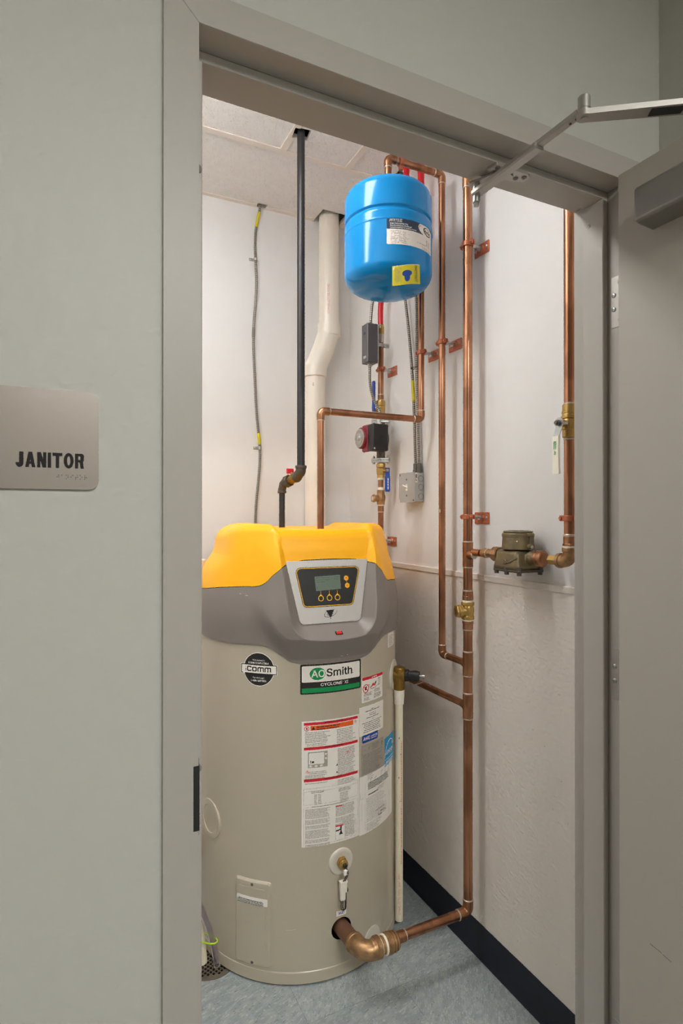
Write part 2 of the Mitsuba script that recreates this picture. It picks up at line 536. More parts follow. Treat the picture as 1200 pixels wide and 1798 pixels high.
# closet floor of separate vinyl tiles
fl = struct('floor', 'blue-grey flecked vinyl tile floor of the closet', cat(box(XWL - 0.1, 0.2, 0.92, YWB + 0.1, -0.06, -0.004), box(0.2, 1.31, 0.92, 1.6, -0.06, -0.004), box(0.62, 1.31, 1.6, YWB + 0.1, -0.06, -0.004),
            box(0.2, 0.62, 2.1, YWB + 0.1, -0.06, -0.004)), 'dark')
DR, DRR = np.array([0.443, 1.85]), 0.083
hole = sg.Point(*DR).buffer(DRR, 24)
for i in range(-3, 4):
    for j in range(2, 8):
        x0, y0 = 0.022 + 0.305 * i, 0.28 + 0.305 * j
        t = sg.box(x0 + 0.0003, y0 + 0.0003, x0 + 0.3047, y0 + 0.3047).intersection(sg.box(XWL, 0.92, XWR, YWB)).difference(hole)
        for g in getattr(t, 'geoms', [t]):
            if g.area > 0.002:
                m = trimesh.creation.extrude_polygon(g, 0.004, engine='earcut')
                m.apply_translation([0, 0, -0.004 + 0.0001 * rng.random()])
                part(fl, 'tile', m, 'vct', False)

# closet ceiling: tiles laid in a metal grid, with holes where the pipes pass
GX = [XWL, -0.48, 0.13, 0.738, 1.0, XWR]
GY = 1.997
holes = shapely.union_all([
    sg.Polygon([(0.733, 1.853), (0.79, 1.848), (0.797, 1.905), (0.74, 1.906)]),
    sg.box(1.04, 2.303, 1.163, 2.5), sg.box(0.770, 2.378, 0.812, 2.405),
    sg.Point(1.17, 1.838).buffer(0.022), sg.Point(1.167, 1.736).buffer(0.02), sg.box(1.185, 1.915, 1.222, 1.975),
    sg.Point(1.167, 1.474).buffer(0.02), sg.Point(1.167, 1.067).buffer(0.02)])
ce = struct('ceiling', 'white suspended ceiling of the closet', cat(box(XWL, XWR, 0.985, YWB, ZC + 0.16, ZC + 0.17)), 'dark')
for i in range(5):
    for (ya, yb) in ((0.985, 1.387), (1.387, GY), (GY, YWB)):
        t = sg.box(GX[i] + 0.002, ya + 0.002, GX[i + 1] - 0.002, yb - 0.002)
        if ya == GY:
            if i not in (1, 3):
                continue
            t = sg.box(XWL if i == 1 else 0.13, ya + 0.002, 0.13 if i == 1 else XWR, yb - 0.002)
        t = t.difference(holes)
        for g in getattr(t, 'geoms', [t]):
            if g.area > 0.0005:
                m = trimesh.creation.extrude_polygon(g, 0.014, engine='earcut')
                m.apply_translation([0, 0, ZC + 0.003])
                part(ce, 'tile', m, 'ceiling_tile', False)


def tee_bar(x0, x1, y0, y1):
    t = sg.box(x0, y0, x1, y1).difference(holes)
    ms = []
    for g in getattr(t, 'geoms', [t]):
        m = trimesh.creation.extrude_polygon(g, 0.003, engine='earcut')
        m.apply_translation([0, 0, ZC])
        ms.append(m)
    return cat(*ms)


part(ce, 'grid_bar', tee_bar(XWL, XWR, GY - 0.012, GY + 0.012), 'grid', False)
part(ce, 'grid_bar', tee_bar(XWL, XWR, 1.375, 1.399), 'grid', False)
for x in GX[1:-1]:
    part(ce, 'grid_bar', tee_bar(x - 0.012, x + 0.012, 0.985, GY - 0.012), 'grid', False)
part(ce, 'wall_angle', cat(tee_bar(XWL, XWR, YWB - 0.022, YWB)), 'grid', False)
part(ce, 'wall_angle', cat(tee_bar(XWR - 0.022, XWR, 0.985, YWB - 0.022)), 'grid', False)


# cove base and wainscot cap
def cove(along):
    prof = sg.Polygon([(0, 0), (0.011, 0), (0.009, 0.004), (0.005, 0.012), (0.0034, 0.03), (0.0032, 0.104), (0.0016, 0.107), (0, 0.107)])
    m = trimesh.creation.extrude_polygon(prof, along, engine='earcut')
    return m


m = cove(YWB - 0.985)
v = m.vertices.copy()
m.vertices = np.stack([XWR - 0.003 - v[:, 0], 0.985 + v[:, 2], v[:, 1]], 1)
m.invert()
struct('baseboard_right', 'dark navy rubber cove base along the right closet wall', m, 'base', 30)
m = cove(XWR - 0.003 - XWL)
v = m.vertices.copy()
m.vertices = np.stack([XWL + v[:, 2], YWB - 0.003 - v[:, 0], v[:, 1]], 1)
struct('baseboard_back', 'dark navy rubber cove base along the back closet wall', m, 'base', 30)
struct('trim_2', 'narrow white cap strip along the top edge of the wainscot',
       cat(box(XWR - 0.008, XWR, 0.985, YWB, 1.207, 1.227, 0.002), box(XWL, XWR - 0.008, YWB - 0.008, YWB, 1.207, 1.227, 0.002)), 'white_trim')

# hollow metal door frame
W = 0.0505
fr = thing('trim_1', 'grey-green painted hollow metal door frame of the closet', kind=S)


def face(poly, y0, y1):
    m = trimesh.creation.extrude_polygon(sg.Polygon(poly).buffer(-0.0003, join_style=2), y1 - y0, engine='earcut')
    v = m.vertices.copy()
    m.vertices = np.stack([v[:, 0], y1 - v[:, 2], v[:, 1]], 1)
    return m


def jamb(x, s):
    return cat(face([(x - s * W, 0), (x, 0), (x, ZH), (x - s * W, ZH + W)], YF, YW + 0.002), box(x - s * 0.0175, x, YF + 0.0008, YE, 0, ZH, 0.0006),
               box(x, x + s * 0.016, YR, YS, 0, ZH - 0.0155, 0.0015), box(x - s * W, x, 0.984, YE - 0.0002, 0, ZH))


part(fr, 'left_jamb', jamb(XL, 1), 'frame', False)
part(fr, 'right_jamb', jamb(XR, -1), 'frame', False)
part(fr, 'head', cat(face([(XL - W, ZH + W), (XL, ZH), (XR, ZH), (XR + W, ZH + W)], YF, YW + 0.002), box(XL, XR, YF + 0.0008, YE, ZH, ZH + 0.0175, 0.0006),
                     box(XL, XR, YR, YS, ZH - 0.016, ZH, 0.0015), box(XL - W, XR + W, 0.984, YE - 0.0002, ZH, ZH + W)), 'frame', False)
for zz in (1.031, 1.95):
    part(fr, 'silencer', lathe([XL + 0.008, YR + 0.001, zz], [0, -1, 0], [(0, 0.0072), (0.003, 0.007), (0.0046, 0.0045), (0.005, 0)], 20), 'rubber', 40, 'grey rubber door silencer')
part(fr, 'strike_plate', cat(box(XL - 0.0002, XL + 0.0012, YF + 0.004, YF + 0.034, 0.954, 1.066, 0.0004), box(XL - 0.0075, XL + 0.0012, YF - 0.0009, YF + 0.004, 0.962, 1.056, 0.0006)), 'black', False, 'dark strike plate with a lip')
for zz in (1.884, 1.071, 0.260):
    h = part(fr, 'hinge_leaf', cat(box(XR - 0.0012, XR + 0.0005, YF + 0.002, 0.8885, zz - 0.056, zz + 0.056, 0.0004)), 'alu', False, 'grey steel hinge leaf')
    for dz, y in ((-0.04, 0.866), (-0.0155, 0.8815), (0.0155, 0.8815), (0.04, 0.866)):
        part(h, 'screw', screw_head([XR - 0.001, y, zz + dz], [-1, 0, 0], 0.0052), 'zinc', 30)
for (x, y, z) in ((XR - 0.016, 0.935, 2.072), ):
    part(fr, 'screw', screw_head([x, y, z], [-1, 0, 0], 0.004), 'alu', 30)

# the door, open at a right angle towards the corridor
d = thing('door_1', 'grey painted flush metal door standing open at a right angle', kind=S)
XD = 1.059
part(d, 'leaf', box(XD, XD + 0.0445, 0.8395 - 0.907, 0.8395, 0.015, 2.1315, 0.001), 'door', False)
for zz in (1.884, 1.071, 0.260):
    part(d, 'hinge_knuckle', cyl([XD + 0.0445 + 0.0055, 0.838 + 0.003, zz - 0.056], [XD + 0.0445 + 0.0055, 0.838 + 0.003, zz + 0.056], 0.0055, 16), 'closer', 30)
for a, b in (((0.769, 0.567), (0.744, 0.565)), ((0.742, 0.564), (0.725, 0.561))):
    m = rect(0, 0, math.hypot(a[0] - b[0], a[1] - b[1]), 0.0016)
    part(d, 'scuff', wrap(flat(m, 0.0, 0.0002, None), on_plane([XD, a[0], a[1]], [0, b[0] - a[0], b[1] - a[1]], [0, 0, 1])), 'ink_grey', False, 'dark scuff mark')

# lamps
L1 = thing('ceiling_light', 'white wraparound ceiling light inside the closet', 'ceiling light')
lx0, lx1, ly0, ly1 = -0.62, 0.60, 1.36, 1.58
part(L1, 'housing', box(lx0, lx1, ly0, ly1, ZC - 0.028, ZC + 0.001, 0.003), 'lamp_housing', False)
k = part(L1, 'diffuser', box(lx0 + 0.01, lx1 - 0.01, ly0 + 0.012, ly1 - 0.012, ZC - 0.075, ZC - 0.0282, 0.012), 'lamp_housing', False)
scene[k]['emitter'] = {'type': 'area', 'radiance': rgb(CLOSET_LAMP)}
x, y, hx_, hy_ = 0.42, -1.35, .60, .30
L2 = thing('recessed_light', 'recessed oblong corridor ceiling light', 'ceiling light')
part(L2, 'frame', cat(box(x - hx_ - .02, x + hx_ + .02, y - hy_ - .02, y - hy_, ZC - 0.006, ZC + 0.004), box(x - hx_ - .02, x + hx_ + .02, y + hy_, y + hy_ + .02, ZC - 0.006, ZC + 0.004),
                      box(x - hx_ - .02, x - hx_, y - hy_, y + hy_, ZC - 0.006, ZC + 0.004), box(x + hx_, x + hx_ + .02, y - hy_, y + hy_, ZC - 0.006, ZC + 0.004)), 'lamp_housing', False)
k = part(L2, 'diffuser', box(x - hx_, x + hx_, y - hy_, y + hy_, ZC - 0.003, ZC + 0.002), 'lamp_housing', False)
scene[k]['emitter'] = {'type': 'area', 'radiance': rgb(HALL_LAMP)}

# ------------------------------------------------------------------ wall sign
sg_ = thing('wall_sign', 'brushed metal sign reading JANITOR with braille on the corridor wall', 'sign')
SX0, SX1, SZ0, SZ1 = -0.162, 0.0512, 1.4525, 1.5832
fs = on_plane([0, YW, 0], [1, 0, 0], [0, 0, 1])
m = trimesh.creation.extrude_polygon(sg.box(SX0, SZ0, SX1, SZ1).buffer(-0.013).buffer(0.013, quad_segs=12), 0.004, engine='earcut')
part(sg_, 'plate', wrap(m, fs), 'sign', 30)
SW = .0037                                                       # stroke width of the raised letters
LSt = lambda pts: sg.LineString(pts).buffer(SW / 2, cap_style=2, join_style=2)
Hh, hw = .0196, SW / 2
oval = affinity.scale(sg.Point(0, 0).buffer(1, 24), .0056, Hh / 2 + .0003)
LET = {'J': (.0082, shapely.union_all([rect(.0037, .0050, .0082, Hh), affinity.translate(affinity.scale(sg.Point(0, 0).buffer(1, 24), .0041, .0054), .0041, .0052).difference(affinity.translate(affinity.scale(sg.Point(0, 0).buffer(1, 24), .0002, .0018), .0040, .0058)).difference(rect(-.001, .0058, .0037, .02))])),
       'A': (.0118, shapely.union_all([LSt([(.0021, -.001), (.0059, Hh + .001)]), LSt([(.0097, -.001), (.0059, Hh + .001)]), rect(.003, .0042, .009, .0072)]).intersection(sg.box(-.01, 0, .03, Hh))),
       'N': (.0100, shapely.union_all([rect(0, 0, SW * .92, Hh), rect(.0100 - SW * .92, 0, .0100, Hh), LSt([(.0012, Hh + .003), (.0088, -.003)])]).intersection(sg.box(-.01, 0, .03, Hh))),
       'I': (SW, rect(0, 0, SW, Hh)), 'T': (.0110, shapely.union_all([rect(0, Hh - .0040, .0110, Hh), rect(.0055 - hw, 0, .0055 + hw, Hh)])),
       'O': (.0112, affinity.translate(oval.difference(affinity.scale(sg.Point(0, 0).buffer(1, 24), .0056 - SW, Hh / 2 - .0036)), .0056, Hh / 2)),
       'R': (.0108, shapely.union_all([rect(0, 0, SW, Hh), rect(0, .0082, .0104, Hh).buffer(-.0035).buffer(.0035).union(rect(0, .0082, .005, Hh)).difference(rect(SW - .0002, .0114, .0062, Hh - .0034)), LSt([(.0072, .0095), (.0086, -.002)]).intersection(sg.box(0, 0, .02, Hh))]))}
u = 0.0
shapes = []
for ch in 'JANITOR':
    w_, s_ = LET[ch]
    shapes.append(affinity.translate(s_, u, 0))
    u += w_ + .0016
lw = u - .0016
for s_ in shapes:
    s_ = affinity.translate(affinity.scale(s_, .0803 / lw, 1, origin=(0, 0)), -.0470, 1.4806)
    part(sg_, 'letter', wrap(flat(s_, .004, .0009, None), fs), 'ink', False, 'raised black letter')
braille = {'j': (2, 4, 5), 'a': (1,), 'n': (1, 3, 4, 5), 'i': (2, 4), 't': (2, 3, 4, 5), 'o': (1, 3, 5), 'r': (1, 2, 3, 5)}
dots = []
for i, ch in enumerate('janitor'):
    for q in braille[ch]:
        u = 0.0005 + i * 0.0056 + (0.0021 if q > 3 else 0)
        v = 1.4712 - ((q - 1) % 3) * 0.0023
        dots.append(lathe([u - 0.0002, YW - 0.0039, v], [0, -1, 0], [(0, 0.0007), (0.0003, 0.0006), (0.0005, 0.0003), (0.00055, 0)], 8))
part(sg_, 'braille', cat(*dots), 'steel_dark', 40, kind='stuff')

# ------------------------------------------------------------------ water heater
AX = math.radians(-4.0)
E_AX = np.array([math.sin(AX), -math.cos(AX), 0])
L_AX = np.array([math.cos(AX), math.sin(AX), 0])
H0 = np.array([HX[0], HX[1], 0])
wh = thing('water_heater', 'tall beige commercial water heater with yellow top and grey control shroud', 'water heater')
RB = 0.349


def radial(az, r, z):
    a = math.radians(az)
    return np.array([HX[0] + r * math.sin(a), HX[1] - r * math.cos(a), z])


def rad_dir(az):
    a = math.radians(az)
    return np.array([math.sin(a), -math.cos(a), 0.0])


def tan_dir(az):
    a = math.radians(az)
    return np.array([math.cos(a), math.sin(a), 0.0])


INLET_AZ, INLET_Z = 0.6, 0.148
body = m3.Manifold.cylinder(1.003, RB, RB, 160).translate([HX[0], HX[1], 0.03])
bore = m3.Manifold.cylinder(0.10, 0.0335, 0.0335, 40).rotate([90, 0, 0])     # axis -> -y
p_in = radial(INLET_AZ, RB - 0.05, INLET_Z)
bore = bore.translate([p_in[0], p_in[1], p_in[2]])
part(wh, 'tank_jacket', to_tm(body - bore), 'beige', 25)
part(wh, 'base_ring', lathe(H0, [0, 0, 1], [(0.004, 0.346), (0.006, 0.3505), (0.036, 0.3512), (0.040, 0.3505), (0.0425, 0.3485), (0.0425, 0.30)], 160), 'beige', 25)
part(wh, 'pipe_opening', cat(lathe(radial(INLET_AZ, RB - 0.047, INLET_Z), [0, -1, 0], [(0, .0333), (.0455, .0333)], 40, False), cyl(radial(INLET_AZ, RB - 0.047, INLET_Z), radial(INLET_AZ, RB - 0.040, INLET_Z), 0.0333, 32)), 'dark')

# shroud and top cover: one surface r(phi, z) cut along a seam
SIDE_A = [(0.90, .352), (0.95, .353), (0.98, .354), (1.05, .358), (1.10, .360), (1.14, .357), (1.186, .349), (1.232, .341), (1.27, .334), (1.313, .325), (1.353, .315), (1.40, .302)]
SIDE_B = [(0.90, .352), (0.95, .353), (0.98, .354), (1.05, .357), (1.10, .358), (1.14, .355), (1.186, .348), (1.227, .338), (1.246, .330), (1.27, .315), (1.291, .302), (1.325, .294), (1.36, .290), (1.40, .287)]
ZLOW = [(0, .9690), (15, .9690), (18, .9715), (20.5, .9750), (22.5, .9800), (24.6, .9895), (29.3, 1.0090), (32, 1.0185), (35, 1.0240), (39, 1.0252), (56, 1.0224), (80, 1.0236), (180, 1.0236)]
ZSEAM = [(0, 1.2790), (14, 1.2775), (20, 1.2725), (24, 1.2660), (27, 1.2500), (30, 1.2350), (33, 1.2160), (37, 1.2030), (41, 1.1990), (46, 1.1975), (60, 1.1900), (90, 1.1720), (180, 1.1720)]


def table(tab):
    a = np.array(tab)
    from scipy.interpolate import PchipInterpolator
    return PchipInterpolator(a[:, 0], a[:, 1], extrapolate=True)


fA, fB, fLow, fSeam = table(SIDE_A), table(SIDE_B), table(ZLOW), table(ZSEAM)
sstep = lambda a, b, x: (lambda t: t * t * (3 - 2 * t))(np.clip((x - a) / (b - a), 0, 1))
PANEL_A = lambda z: .337 - (z - 1.08) * .16
PANEL_HW = lambda z: .1005 + (z - 1.084) * .195
LAT0 = -0.003


def shell_r(phi, z):
    """Radius of the cover at the angle phi (degrees from its front) and height z."""
    ap = np.abs(phi)
    wB = sstep(48, 84, ap) * sstep(135, 105, ap)
    R = fA(z) * (1 - wB) + fB(z) * wB
    zr = .981 + .075 * sstep(21, 42, ap)
    ramp = np.clip((z - zr) / (.068 + .05 * sstep(20, 36, ap)), 0, 1)
    soft = sstep(18, 30, ap)
    ramp = ramp * (1 - soft) + ramp * ramp * (3 - 2 * ramp) * soft
    bulge = .0345 * sstep(46, 26, ap) * ramp * (1 - .22 * sstep(1.06, 1.24, z)) * (1 - .45 * sstep(1.27, 1.40, z))
    R = R + bulge
    c, s = np.cos(np.radians(phi)), np.sin(np.radians(phi))
    r = R.copy()
    for _ in range(3):
        lat = r * s - LAT0
        qx, qz = (np.abs(lat) - PANEL_HW(z)) * .98, 1.084 - z
        rr = .016
        d = np.hypot(np.maximum(qx + rr, 0), np.maximum(qz + rr, 0)) - rr + np.minimum(np.maximum(qx + rr, qz + rr), 0)
        lim = (PANEL_A(z) + np.maximum(d - .0015, 0) * 1.15) / np.maximum(c, .2)
        lim = np.where(ap < 60, lim, 9)
        k = .0022
        h = np.clip(.5 + .5 * (lim - R) / k, 0, 1)
        r = lim * (1 - h) + R * h - k * h * (1 - h)
        r = np.minimum(r, R)
    return r


PHI = np.concatenate([np.arange(-180, -100, 4.0), np.arange(-100, -45, 1.5), np.arange(-45, 45.01, 0.45), np.arange(46.5, 100, 1.5), np.arange(101, 180, 4.0)])


def grid_mesh(P, close=True):
    n, k = P.shape[:2]
    i, j = np.meshgrid(np.arange(n), np.arange(k - 1), indexing='ij')
    i, j = i.ravel(), j.ravel()
    i2 = (i + 1) % n
    a, b, c, d = i * k + j, i2 * k + j, i2 * k + j + 1, i * k + j + 1
    return trimesh.Trimesh(P.reshape(-1, 3), np.vstack([np.stack([a, b, c], 1), np.stack([a, c, d], 1)]), process=False)


def place(phi, r, z):
    p = np.radians(phi)
    return H0 + (r * np.cos(p))[..., None] * E_AX + (r * np.sin(p))[..., None] * L_AX + z[..., None] * np.array([0, 0, 1.0])


def cover_surface(kind):
    ph = PHI[:, None]
    zl, zs = fLow(np.abs(ph)), fSeam(np.abs(ph))
    if kind == 'shroud':
        t = np.linspace(0, 1, 130)[None, :]
        z = zl + (zs - .0009 - zl) * t
        phi = np.broadcast_to(ph, z.shape)
        r = shell_r(phi, z)
        # inward lips along both edges
        lo = place(phi[:, :1], np.full_like(z[:, :1], RB - .004), z[:, :1] + .001)
        hi = place(phi[:, -1:], r[:, -1:] - .02, z[:, -1:])
        return np.concatenate([lo, place(phi, r, z), hi], 1)
    ztop = 1.388
    zs = zs + .0009
    rho = .030
    wB = (sstep(48, 84, np.abs(ph)) * sstep(135, 105, np.abs(ph)))
    rho = rho + .022 * wB
    zmid = ztop - rho
    t = np.linspace(0, 1, 60)[None, :]
    z = zs + (zmid - zs) * t
    phi = np.broadcast_to(ph, z.shape)
    r = shell_r(phi, z)
    rm = r[:, -1:]
    a = np.linspace(0, PI / 2, 10)[None, 1:]
    z2 = zmid + rho * np.sin(a) + 0 * rm
    r2 = rm - (rho * .9 + .030 * wB) * (1 - np.cos(a)) - .006 * np.sin(a)
    u = np.linspace(0, 1, 40)[None, 1:]
    r3 = r2[:, -1:] * (1 - u) + .001 * u
    z3 = np.full_like(r3, ztop)
    r = np.concatenate([r, r2, r3], 1)
    z = np.concatenate([z, z2, z3], 1)
    phi = np.broadcast_to(ph, z.shape)
    lat, fwd = r * np.sin(np.radians(phi)), r * np.cos(np.radians(phi))
    low = np.maximum(1 - sstep(.143, .170, np.abs(lat - LAT0)), sstep(-.06, -.11, fwd))
    zz = z - .0165 * low * sstep(1.30, 1.36, z)
    lo = place(phi[:, :1], r[:, :1] - .02, z[:, :1])
    return np.concatenate([lo, place(phi, r, zz)], 1)


part(wh, 'control_shroud', grid_mesh(cover_surface('shroud')), 'gray_plastic', 16, 'dark grey plastic shroud around the control panel')
part(wh, 'top_cover', grid_mesh(cover_surface('cover')), 'yellow_plastic', 38, 'glossy yellow plastic top cover with two shoulders')
zs = fSeam(np.abs(PHI))
part(wh, 'seam_gasket', tube(place(np.append(PHI, PHI[0]), np.append(shell_r(PHI, zs), shell_r(PHI, zs)[0]) - .0016, np.append(zs, zs[0])), .0012, 6, False), 'dark', True, 'thin dark seam between cover and shroud')

# control panel on the tilted recess
p0 = H0 + E_AX * PANEL_A(0.0) + L_AX * LAT0
up = unit(np.array([0, 0, 1.0]) - .16 * E_AX)
fp_ = on_plane(p0, L_AX, up)
kz = math.sqrt(1 + .16 ** 2)     # panel heights below are given as z; v = z * kz


def pz(shape):
    return affinity.scale(shape, 1, kz, origin=(0, 0))


def rounded(pts, r):
    p = sg.Polygon(pts)
    return p.buffer(-r).buffer(r, quad_segs=10)


panel = rounded([(-.1363, 1.2757), (.1363, 1.2757), (.0985, 1.086), (-.0985, 1.086)], .016)
panel = shapely.union_all([panel, sg.Polygon([(-.1360, 1.2757), (.1360, 1.2757), (.130, 1.24), (-.130, 1.24)]).buffer(-.004).buffer(.004)])
cp = part(wh, 'control_panel', wrap(flat(pz(panel), 0.0002, 0.0022, None), fp_), 'panel_silver', 30, 'silver trapezoid control panel')
bez = rounded([(-.1075, 1.2535), (.1065, 1.2535), (.0752, 1.1365), (-.0855, 1.1365)], .014)
gold = bez.difference(bez.buffer(-.0022)).union(sg.Point(0, 0).buffer(0))
part(cp, 'keypad', wrap(flat(pz(bez.buffer(.0018)), 0.0024, 0.0006, None), fp_), 'black', 30, 'black keypad overlay')
part(cp, 'keypad_border', wrap(flat(pz(gold), 0.0030, 0.0003, None), fp_), 'gold', False, 'yellow outline of the keypad')
scr = sg.Polygon([(-.0470, 1.2265), (.0375, 1.2295), (.0390, 1.1860), (-.0440, 1.1825)])
part(cp, 'screen', wrap(flat(pz(scr), 0.0030, 0.0005, None), fp_), 'lcd', False, 'grey-green liquid crystal screen')
ms = []
for (u0, u1, v) in ((-.044, .002, 1.2215), (.018, .034, 1.2225), (-.044, .006, 1.2150), (.018, .034, 1.2160), (-.044, -.014, 1.2090)):
    ms.append(lines_of_print(u0, v * kz + .0021, u1 - u0, 1, .0021, .0015, 0.05, off=.0036, word=.008))
ms.append(text('Water Heater', .0018, .0036, .0001, at=(-.044, 1.2232 * kz)))
ms.append(flat(pz(rect(-.0415, 1.188, -.0395, 1.197)), .0036, .0001, None))
part(cp, 'screen_text', wrap(cat(*ms), fp_), 'lcd_ink', False)
for u in (-.0293, -.0012, .0254):
    c = (u, 1.1606)
    ring = affinity.scale(sg.Point(0, 0).buffer(.0092), 1, 1.0)
    egg = shapely.union_all([ring, sg.Polygon([(-.006, .006), (0, .0135), (.006, .006)])]).buffer(-.0015).buffer(.0015)
    s_ = affinity.translate(egg.difference(sg.Point(0, -.0003).buffer(.0068)), *c).union(rect(u - .0006, 1.1725, u + .0006, 1.1828))
    part(cp, 'button', wrap(flat(pz(s_), .0030, .0005, None), fp_), 'gold', False, 'round key outlined in yellow')
for q, (u, z) in enumerate(((.0581, 1.2181), (.0604, 1.1955))):
    s_ = sg.Point(u, z).buffer(.0078)
    if q == 0:
        s_ = s_.union(rect(u + .0006, 1.203, u + .0018, 1.211))
    b = part(cp, 'button', wrap(flat(pz(s_), .0030, .0006, None), fp_), 'gold', False, 'round yellow arrow key')
    t = -1 if q else 1
    part(cp, 'arrow', wrap(flat(pz(sg.LineString([(u - .003, z - t * .0012), (u, z + t * .0022), (u + .003, z - t * .0012)]).buffer(.0009)), .0036, .0002, None), fp_), 'red', False)
# swirl emblem under the keypad
em = [sg.Polygon([(-.0150, 1.1235), (.0120, 1.1245), (-.0008, 1.1000)])]
for (rx, rz, wdt, ang) in ((.0225, .0100, .0011, 18), (.0125, .0055, .0009, 18)):
    e1 = affinity.scale(sg.Point(0, 0).buffer(1, 24), rx, rz)
    e2 = affinity.translate(affinity.scale(sg.Point(0, 0).buffer(1, 24), rx - wdt, rz - wdt * .9), .0006, .0004)
    em.append(affinity.translate(affinity.rotate(e1.difference(e2), ang, origin=(0, 0)), .0000, 1.1143))
part(cp, 'emblem', wrap(flat(pz(shapely.union_all(em).union(sg.Point(-.0008, 1.0985).buffer(.0016))), .0024, .0003, None), fp_), 'ink', False, 'black triangle emblem ringed by a swirl')

# rocker switch on the ledge below the panel
pts = place(np.array([2.0, 2.0]), np.array([.366, .372]), np.array([1.071, 1.064]))
zz_ = np.linspace(1.045, 1.085, 60)
rr_ = shell_r(np.full(60, 1.7), zz_)
kk = int(np.argmin(np.abs(zz_ - 1.0585)))
q0 = place(np.array([1.7]), rr_[kk:kk + 1], zz_[kk:kk + 1])[0]
q1 = place(np.array([1.7]), rr_[kk + 6:kk + 7], zz_[kk + 6:kk + 7])[0]
fsw = on_plane(q0, L_AX, q1 - q0)
sw = part(wh, 'power_switch', wrap(flat(rect(-.0115, -.0062, .0115, .0062, .001), -.001, .0026, None), fsw), 'black', False, 'black rocker switch housing')
part(sw, 'rocker', wrap(flat(rect(-.0082, -.0046, .0082, .0046, .001), .0016, .0016, None), fsw), 'switch_red', False, 'lit red rocker')
for (ph, z, L) in ((-48, 1.175, .012), (-44, 1.171, .012), (4, 0.987, .007), (7, .988, .004)):
    a = place(np.array([float(ph)]), shell_r(np.array([float(ph)]), np.array([z])) + .0002, np.array([z]))[0]
    part(wh, 'scratch', tube([a - L_AX * L / 2, a, a + L_AX * L / 2 + [0, 0, -.001]], [.0004, .0009, .0003], 6), 'paper', True, 'small white scratch')


# printed plates and stickers
def sticker(name, az0, az1, z0, z1, material, label=None, r=.002, lift=.0002, tilt=0.0):
    w = math.radians(az1 - az0) * RB
    f = on_cyl(HX, RB, (az0 + az1) / 2, z0, tilt)
    k = part(wh, name, wrap(flat(rect(-w / 2, 0, w / 2, z1 - z0, r), lift, .0004, .012), f), material, False, label)
    return k, f, w, z1 - z0


def pr(parent, name, m, f, material, label=None):
    return part(parent, name, wrap(m, f), material, False, label)


# maker's plate, standing out under the shroud
k, f, w, h = sticker('brand_plate', -20.9, 12.2, .8752, .9655, 'black', 'black framed maker plate with green stripe', .004)
pr(k, 'white_field', flat(rect(-w / 2 + .0045, .036, w / 2 - .0045, h - .005, .004), .0006, .0002, .012), f, 'paper')
pr(k, 'green_stripe', flat(rect(-w / 2 + .0045, .004, w / 2 - .0045, .0185, .003), .0006, .0002, .012), f, 'green')
disc = affinity.translate(affinity.scale(sg.Point(0, 0).buffer(1, 32), .0243, .0188), -.048, .0608)
pr(k, 'green_disc', flat(disc, .0008, .0002, .012), f, 'green')
pr(k, 'initials', text('AO', .0205, .0010, .0002, True, width=.042, center=True, at=(-.0462, .0508)), f, 'paper')
pr(k, 'lettering', cat(text('Smith', .0225, .0008, .0002, True, width=.087, center=True, at=(.0235, .0510)), flat(sg.Point(.0695, .0525).buffer(.0012), .0008, .0002, None)), f, 'ink')
pr(k, 'model_name', cat(text('CYCLONE', .0088, .0006, .0002, True, width=.070, center=True, at=(-.0035, .0228)), text('XI', .0088, .0006, .0002, True, width=.0135, at=(.0395, .0228)), flat(sg.Point(.0345, .0305).buffer(.001), .0006, .0002, None)), f, 'paper')

# round compatibility sticker with a bar
f = on_cyl(HX, RB, -42.0, .9485)
k = part(wh, 'round_sticker', wrap(flat(shapely.union_all([sg.Point(0, 0).buffer(.0508, 40), rect(-.0610, -.0155, .0600, .0155, .003)]), .0002, .0004, .012), f), 'paper', False, 'round black and white compatibility sticker')
pr(k, 'black_disc', flat(sg.Point(0, 0).buffer(.0490, 40).difference(rect(-.07, -.0140, .07, .0140)), .0006, .0002, .012), f, 'black')
bar = rect(-.0592, -.0140, .0582, .0140, .002)
pr(k, 'bar_outline', flat(bar.difference(rect(-.0572, -.0120, .0562, .0120, .001)).difference(rect(-.053, -.0145, -.046, -.0119)), .0008, .0002, .012), f, 'black')
q_ = .0033
rr_box = lambda w_, h_: rect(0, 0, w_, h_, .0036)
LC = rr_box(.0150, .0158).difference(rect(q_, q_, .0150 - q_, .0158 - q_, .0012)).difference(rect(.008, .0050, .02, .0108))
LO = rr_box(.0150, .0142).difference(rect(q_, q_, .0150 - q_, .0142 - q_, .0012))
LM = rect(0, 0, .0205, .0142, .0036).union(rect(0, 0, .0205, .006)).difference(rect(q_, -.001, .0087, .0142 - q_, .001)).difference(rect(.0118, -.001, .0205 - q_, .0142 - q_, .001)).difference(rect(.0087 - .0001, -.001, .0087, 0))
u = -.0385
for s_, w_ in ((LC, .0150), (LO, .0150), (LM, .0205), (LM, .0205)):
    pr(k, 'letter', flat(affinity.translate(s_, u, -.0072), .0008, .0002, None), f, 'ink')
    u += w_ + .0026
pr(k, 'letter', flat(rect(-.0445, -.0072, -.0415, .0018), .0008, .0002, None), f, 'ink_grey')
pr(k, 'letter_dot', flat(sg.Point(-.0430, .0062).buffer(.0015), .0008, .0002, None), f, 'ink_grey')
